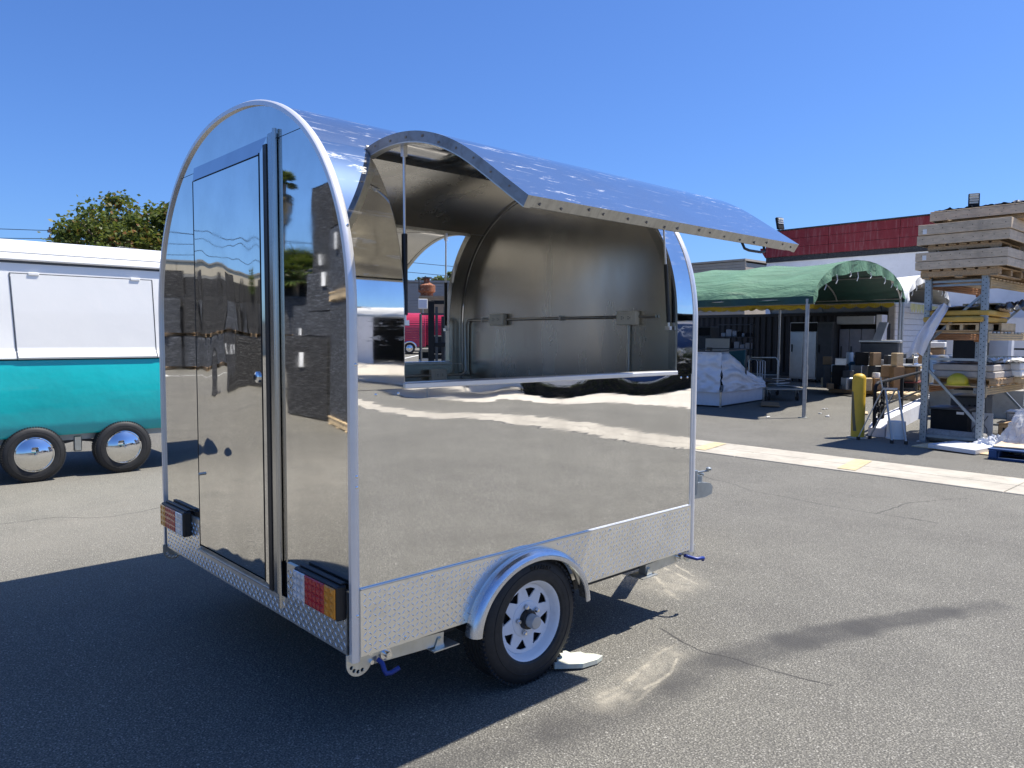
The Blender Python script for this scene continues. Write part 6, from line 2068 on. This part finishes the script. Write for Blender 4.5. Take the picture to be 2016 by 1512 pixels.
# ================================================================== mirrored in the trailer's end: pallets, wall, palms
def wrap_mat(name, col, rough, bm_):
    m, t, p = newmat(name)
    v = coord(t, (1.2, 1.2, 7), rot=(0.12, 0.1, 0))
    n = noise_(t, v, 4.5, 6, 0.75, dist=0.8)
    c = mixc(t, ramp(t, n, 0.52, 0.72), col, [min(1, x * 6 + 0.05) for x in col])  # paler streaks paint the film's highlights into the colour
    t.links.new(c, p.inputs['Base Color'])
    t.links.new(ramp(t, n, 0.9, 0.3), p.inputs['Roughness'])
    p.inputs['Roughness'].default_value = rough
    p.inputs['Specular IOR Level'].default_value = 0.6
    t.links.new(bump(t, n, bm_), p.inputs['Normal'])
    return m
MT['wrap_black'] = wrap_mat('black_stretch_wrap', (0.013, 0.013, 0.014), 0.3, 0.06)
MT['wrap_grey'] = wrap_mat('grey_stretch_wrap', (0.030, 0.034, 0.042), 0.3, 0.06)
def load(x, y, z, sx, sy, h, rz, mt, label, paper=True, group='wrapped pallet loads'):
    """stretch wrapped load with softly crumpled faces"""
    T = thing('wrapped_load', label, 'pallet load', (x, y, z), rz, group)
    b = MB()
    def side(u, v):
        per = u * 4
        k = int(min(3.999, per))
        f_ = per - k
        cs = [(-sx / 2, -sy / 2), (sx / 2, -sy / 2), (sx / 2, sy / 2), (-sx / 2, sy / 2), (-sx / 2, -sy / 2)]
        px = cs[k][0] + (cs[k + 1][0] - cs[k][0]) * f_
        py = cs[k][1] + (cs[k + 1][1] - cs[k][1]) * f_
        w_ = 0.03 * noise.noise(Vector((px * 2.5 + x, py * 2.5 + y, v * h * 3)))
        sh = 1 + w_ - 0.03 * (1 if v > 0.97 else 0)
        return (px * sh, py * sh, h * v)
    b.grid(side, 40, 18)
    b.grid(lambda u, v: ((u - .5) * sx * 0.985, (v - .5) * sy * 0.985, h + 0.03 * noise.noise(Vector((u * 4 + x, v * 4, y)))), 8, 8)
    b.build('film_wrap', MT[mt], T, smooth=True)
    if paper:
        MB().bb((sx / 2 + 0.035, -0.02, h * 0.62), (sx / 2 + 0.042, 0.16, h * 0.62 + 0.28)).build('paper_label', MT['paper'], T)
    return T
PX, PY, PR = -5.52, 8.6, 0.31
pallet(PX, PY, 0, PR, 'wooden pallet under the tall grey wrapped load nearest the trailer end', 1.2, 1.5, 0.15, 'ply_new')
load(PX, PY, 0.15, 1.12, 1.45, 2.0, PR, 'wrap_grey', 'grey wrapped load on the front pallet of the tall stack', False)
pallet(PX, PY, 2.17, PR, 'wooden pallet halfway up the tall grey wrapped stack', 1.2, 1.5, 0.15, 'ply_new')
load(PX, PY, 2.32, 1.12, 1.45, 1.1, PR, 'wrap_grey', 'grey wrapped load on top of the tall front stack')
load(-5.9, 10.6, 0.02, 1.15, 1.6, 1.56, 0.0, 'wrap_black', 'black wrapped cube with a white label at ground level')
load(-7.2, 12.3, 0.02, 1.0, 1.75, 2.1, 0.0, 'wrap_grey', 'lower grey wrapped load behind the black cube', False)
load(-7.2, 12.3, 2.14, 1.0, 1.7, 0.8, 0.0, 'wrap_grey', 'upper grey wrapped load stacked behind the black cube')
load(-8.5, 14.6, 0.02, 1.2, 1.3, 5.3, 0.1, 'wrap_black', 'tallest black wrapped stack behind the front loads')
load(-9.3, 15.9, 0.02, 1.2, 1.1, 3.6, 0.1, 'wrap_grey', 'slim grey wrapped stack beside the tallest one', False)
load(-8.9, 16.4, 0.02, 1.2, 1.5, 2.4, 0.15, 'wrap_grey', 'grey wrapped stack in the second row of loads')
load(-7.6, 18.6, 0.02, 1.2, 1.5, 1.5, 0.2, 'wrap_black', 'low black wrapped load standing apart in the second row')
rs = random.Random(3)
for k in range(8):
    x, y = -9.0 - k * 1.36, 34.5 - k * 0.5
    pallet(x, y, 0, 1.15, 'wooden pallet at the bottom of a far wrapped stack', 1.2, 1.2, 0.15, 'pallet', 'pallets of the far wrapped stacks')
    load(x, y, 0.15, 1.3, 1.3, 1.35, 1.15 - math.pi / 2 - 1.15 + 0.2, 'wrap_grey', 'dark grey wrapped load at the bottom of the far row', False, 'far row of wrapped loads')
    pallet(x, y, 1.52, 1.15, 'wooden pallet between two far wrapped loads', 1.2, 1.2, 0.15, 'pallet', 'pallets of the far wrapped stacks')
    load(x, y, 1.67, 1.3, 1.3, 1.65 + rs.uniform(-.2, .2), 0.2, 'wrap_grey' if k % 2 else 'wrap_black', 'dark wrapped load on the upper level of the far row', k % 3 == 0, 'far row of wrapped loads')
    load(x - 0.7, y + 1.6, 0.02, 1.4, 1.4, 4.6 + rs.uniform(-.35, .25), 0.2, 'wrap_black', 'tall black sheeted stack behind the far row', False, 'far row of wrapped loads')
MT['beige'] = M('beige_panel', (0.56, 0.49, 0.36), 0.85, 0, 0.05, 0.4, dirt=(0.45, 0.4, 0.3), dirt_amt=0.3)
MT['beige_grey'] = M('grey_stripe', (0.27, 0.26, 0.23), 0.85, 0, 0.05, 0.4)
bwh = thing('beige_warehouse', 'long beige warehouse wall with a broad grey stripe, mirrored in the trailer end', 'building', (0, 42.0, 0), 0.05)
MB().bb((-60, 0.1, 0), (1.5, 20, 5.6)).build('wall', MT['beige'], bwh)
for k in range(12):
    x0 = 1.5 - (k + 1) * 5.0
    for z0, z1, mt in ((0.0, 2.2, 'beige'), (2.21, 4.35, 'beige'), (4.36, 4.98, 'beige_grey'), (4.99, 5.7, 'beige')):
        MB().bb((x0 + 0.02, 0.0, z0), (x0 + 4.98, 0.1, z1), 0.01).build('wall_panel', MT[mt], bwh)
MB().bb((-60.1, -0.05, 5.7), (1.6, 20, 5.8)).build('coping', MT['beige_grey'], bwh)

def palm(x, y, h, label, seed, skirt=True, nf=46, L=1.5):
    rs = np.random.RandomState(seed)
    T = thing('fan_palm', label, 'palm tree', (x, y, 0))
    MB().tube([(0, 0, 0), (0.06, 0, h * 0.4), (0.0, 0.05, h * 0.75), (0.03, 0, h)], 0.2, 12, rs=[0.2, 0.14, 0.13, 0.15]).build('trunk', MT['bark'], T, smooth=True)
    green, dry = MB(), MB()
    def frond(b, d, base, L_, wd):
        d = np.array(d) / np.linalg.norm(d)
        s = np.cross(d, [0, 0, 1.0])
        s /= (np.linalg.norm(s) + 1e-6)
        u = np.cross(s, d)
        hub = base + d * L_ * 0.45
        b.tube([tuple(base), tuple(hub)], 0.02, 4)
        for i in range(11):
            a = -1.15 + 2.3 * i / 10
            v = d * math.cos(a) + s * math.sin(a)
            tip = hub + v * L_ * 0.62 + np.array([0, 0, -0.18 * L_ * rs.rand()])
            q_ = np.cross(v, u) * wd
            md = hub + v * L_ * 0.3
            b.add([tuple(hub), tuple(md + q_), tuple(tip), tuple(md - q_)], [(0, 1, 2, 3)])
    for i in range(nf):
        a = 2 * math.pi * rs.rand()
        e = rs.uniform(-0.35, 1.2)
        frond(green, (math.cos(a) * math.cos(e), math.sin(a) * math.cos(e), math.sin(e)), np.array([0, 0, h + 0.1]), L * rs.uniform(.8, 1.1), 0.05)
    green.build('crown', MT['palm_leaf'], T, recalc=False)
    if skirt:
        for i in range(90):
            a = 2 * math.pi * rs.rand()
            z = h - 0.1 - 1.7 * rs.rand()
            k = 1 - 0.5 * (h - z) / 2.4
            frond(dry, (math.cos(a) * 0.32, math.sin(a) * 0.32, -1.0), np.array([0, 0, z + 0.2]), 0.95 * k, 0.045)
        dry.build('dead_skirt', MT['palm_dry'], T, recalc=False)
    return T
MT['palm_leaf'] = leaf_mat('palm_leaves', ((0.04, 0.07, 0.015), (0.08, 0.12, 0.03), (0.16, 0.14, 0.05)), 0.25)
MT['palm_dry'] = leaf_mat('dry_palm_skirt', ((0.13, 0.10, 0.05), (0.20, 0.16, 0.08), (0.10, 0.09, 0.04)), 0.1)
palm(-16.2, 33.7, 9.2, 'tall slim fan palm with a dead skirt, mirrored in the trailer end', 3, True, 46, 0.72)
palm(-15.9, 31.8, 4.3, 'short bushy fan palm in front of the tall one', 6, False, 70, 1.7)
palm(-6.0, 44.5, 7.2, 'fan palm behind the beige warehouse roof line', 8, True, 40, 1.2)
wire((-40, 38, 7.6), (4, 38, 7.2), 0.5, 'overhead wire in front of the beige warehouse', 0.02)

# ================================================================== mirrored in the trailer's side: truck, white sheds
MT['truck_blue'] = M('navy_banner', (0.012, 0.055, 0.17), 0.55, 0, 0.06, 2)
BR = 2.53
bn = thing('banner', 'navy blue banner with a white flower emblem stretched over a dark hedge', 'banner', (19.09, -11.89, 0), BR)
MB().bb((-0.01, -1.6, 1.26), (0.01, 3.2, 2.12), 0.003).build('banner_cloth', MT['truck_blue'], bn)
for y in (-1.65, 3.25):
    MB().cyl((-0.05, y, 0), (-0.05, y, 2.2), 0.035).build('post', MT['galv'], bn, smooth=True)
b = MB()
for k in range(6):
    a = 2 * math.pi * k / 6
    cy, cz_ = -0.36 + 0.13 * math.cos(a), 1.78 + 0.13 * math.sin(a)
    b.tube([(0.016, cy + 0.075 * math.cos(t), cz_ + 0.075 * math.sin(t)) for t in np.linspace(a - 2.1, a + 2.1, 13)], 0.014, 6)
b.build('flower_emblem', MT['white_paint'], bn, smooth=True)
tm = text_mesh('CUL', 0.19, 0.004, 0.003)
tm.materials.append(MT['white_paint'])
inst('lettering', tm, bn, (0.016, 0.05, 1.76), (math.pi / 2, 0, math.pi / 2))
hd = MB()
rs_ = np.random.RandomState(5)
V, F = [], []
for i in range(6500):
    p = np.array([rs_.uniform(-0.05, 0.55), rs_.uniform(-6.0, 5.0), rs_.uniform(0.03, 1.2)])
    d, e = rs_.normal(size=3), rs_.normal(size=3)
    d /= np.linalg.norm(d)
    e = np.cross(d, e)
    e /= np.linalg.norm(e)
    s = 0.09
    o0 = len(V)
    V += [tuple(p), tuple(p + d * s + e * s * .4), tuple(p + d * 2 * s), tuple(p + d * s - e * s * .4)]
    F.append((o0, o0 + 1, o0 + 2, o0 + 3))
hd.v, hd.f, hd.mi = V, F, [0] * len(F)
hh_ = thing('hedge', 'dark clipped hedge running below the navy banner', 'hedge', (19.09 + 0.25 * math.cos(BR), -11.89 + 0.25 * math.sin(BR), 0), BR)
hd.build('foliage', leaf_mat('hedge_leaves', ((0.008, 0.014, 0.005), (0.02, 0.03, 0.01), (0.03, 0.035, 0.012)), 0.15), hh_, recalc=False)
MB().bb((0.05, -5.9, 0.02), (0.45, 4.9, 1.05)).build('woody_core', MT['dark'], hh_)
lw = thing('low_shed', 'low white shed with a red fascia behind the navy banner', 'building', (26.0, -16.8, 0), BR)
MB().bb((-4.0, -7, 0), (0, 9, 2.75)).build('wall', MT['white_wall'], lw)
MB().bb((-4.1, -7.1, 2.75), (0.1, 9.1, 3.25), 0.02).build('fascia', MT['red_band'], lw)
canopy('white_canopy', 'open white shelter with deep shade beyond the concrete yard, nearest the banner', 'shelters across the concrete yard', (21.5, -18.5), (21.5, -27.0), -0.1 + 7.0, 2.5, 1.3, 'white_tarp', 'white_tarp', 4, [(0, 0), (1, 0), (0, 1), (1, 1)], 4)
canopy('white_canopy', 'open white shelter with deep shade beyond the concrete yard, further from the banner', 'shelters across the concrete yard', (13.0, -24.0), (20.5, -24.0), 7.0, 2.5, 1.3, 'white_tarp', 'white_tarp', 5, [(0, 0), (1, 0), (0, 1), (1, 1)], 4)
ws = thing('white_shed', 'long white shed with dark open bays across the concrete yard', 'building', (0, 0, 0))
MB().bb((6, -44, 3.0), (46, -34, 4.4)).build('fascia', MT['white_wall'], ws)
MB().bb((6, -44, 0), (46, -40, 3.0)).build('back_wall', MT['dark'], ws)
MB().bb((5.8, -44.2, 4.4), (46.2, -33.8, 4.6)).build('roof', MT['black_band'], ws)
for x in range(6, 47, 5):
    MB().bb((x - 0.5, -35.0, 0), (x + 0.5, -34.02, 2.998)).build('pier', MT['white_wall'], ws)
cw = thing('cream_wall', 'low cream boundary wall far along the gutter strip', 'wall', (0, 0, 0))
MB().bb((-60, -48, 0), (5.5, -47.6, 2.6), 0.02).build('wall', MT['beige'], cw)
MB().bb((-60, -48.1, 2.6), (5.5, -47.5, 2.75)).build('coping', MT['grey_wall'], cw)
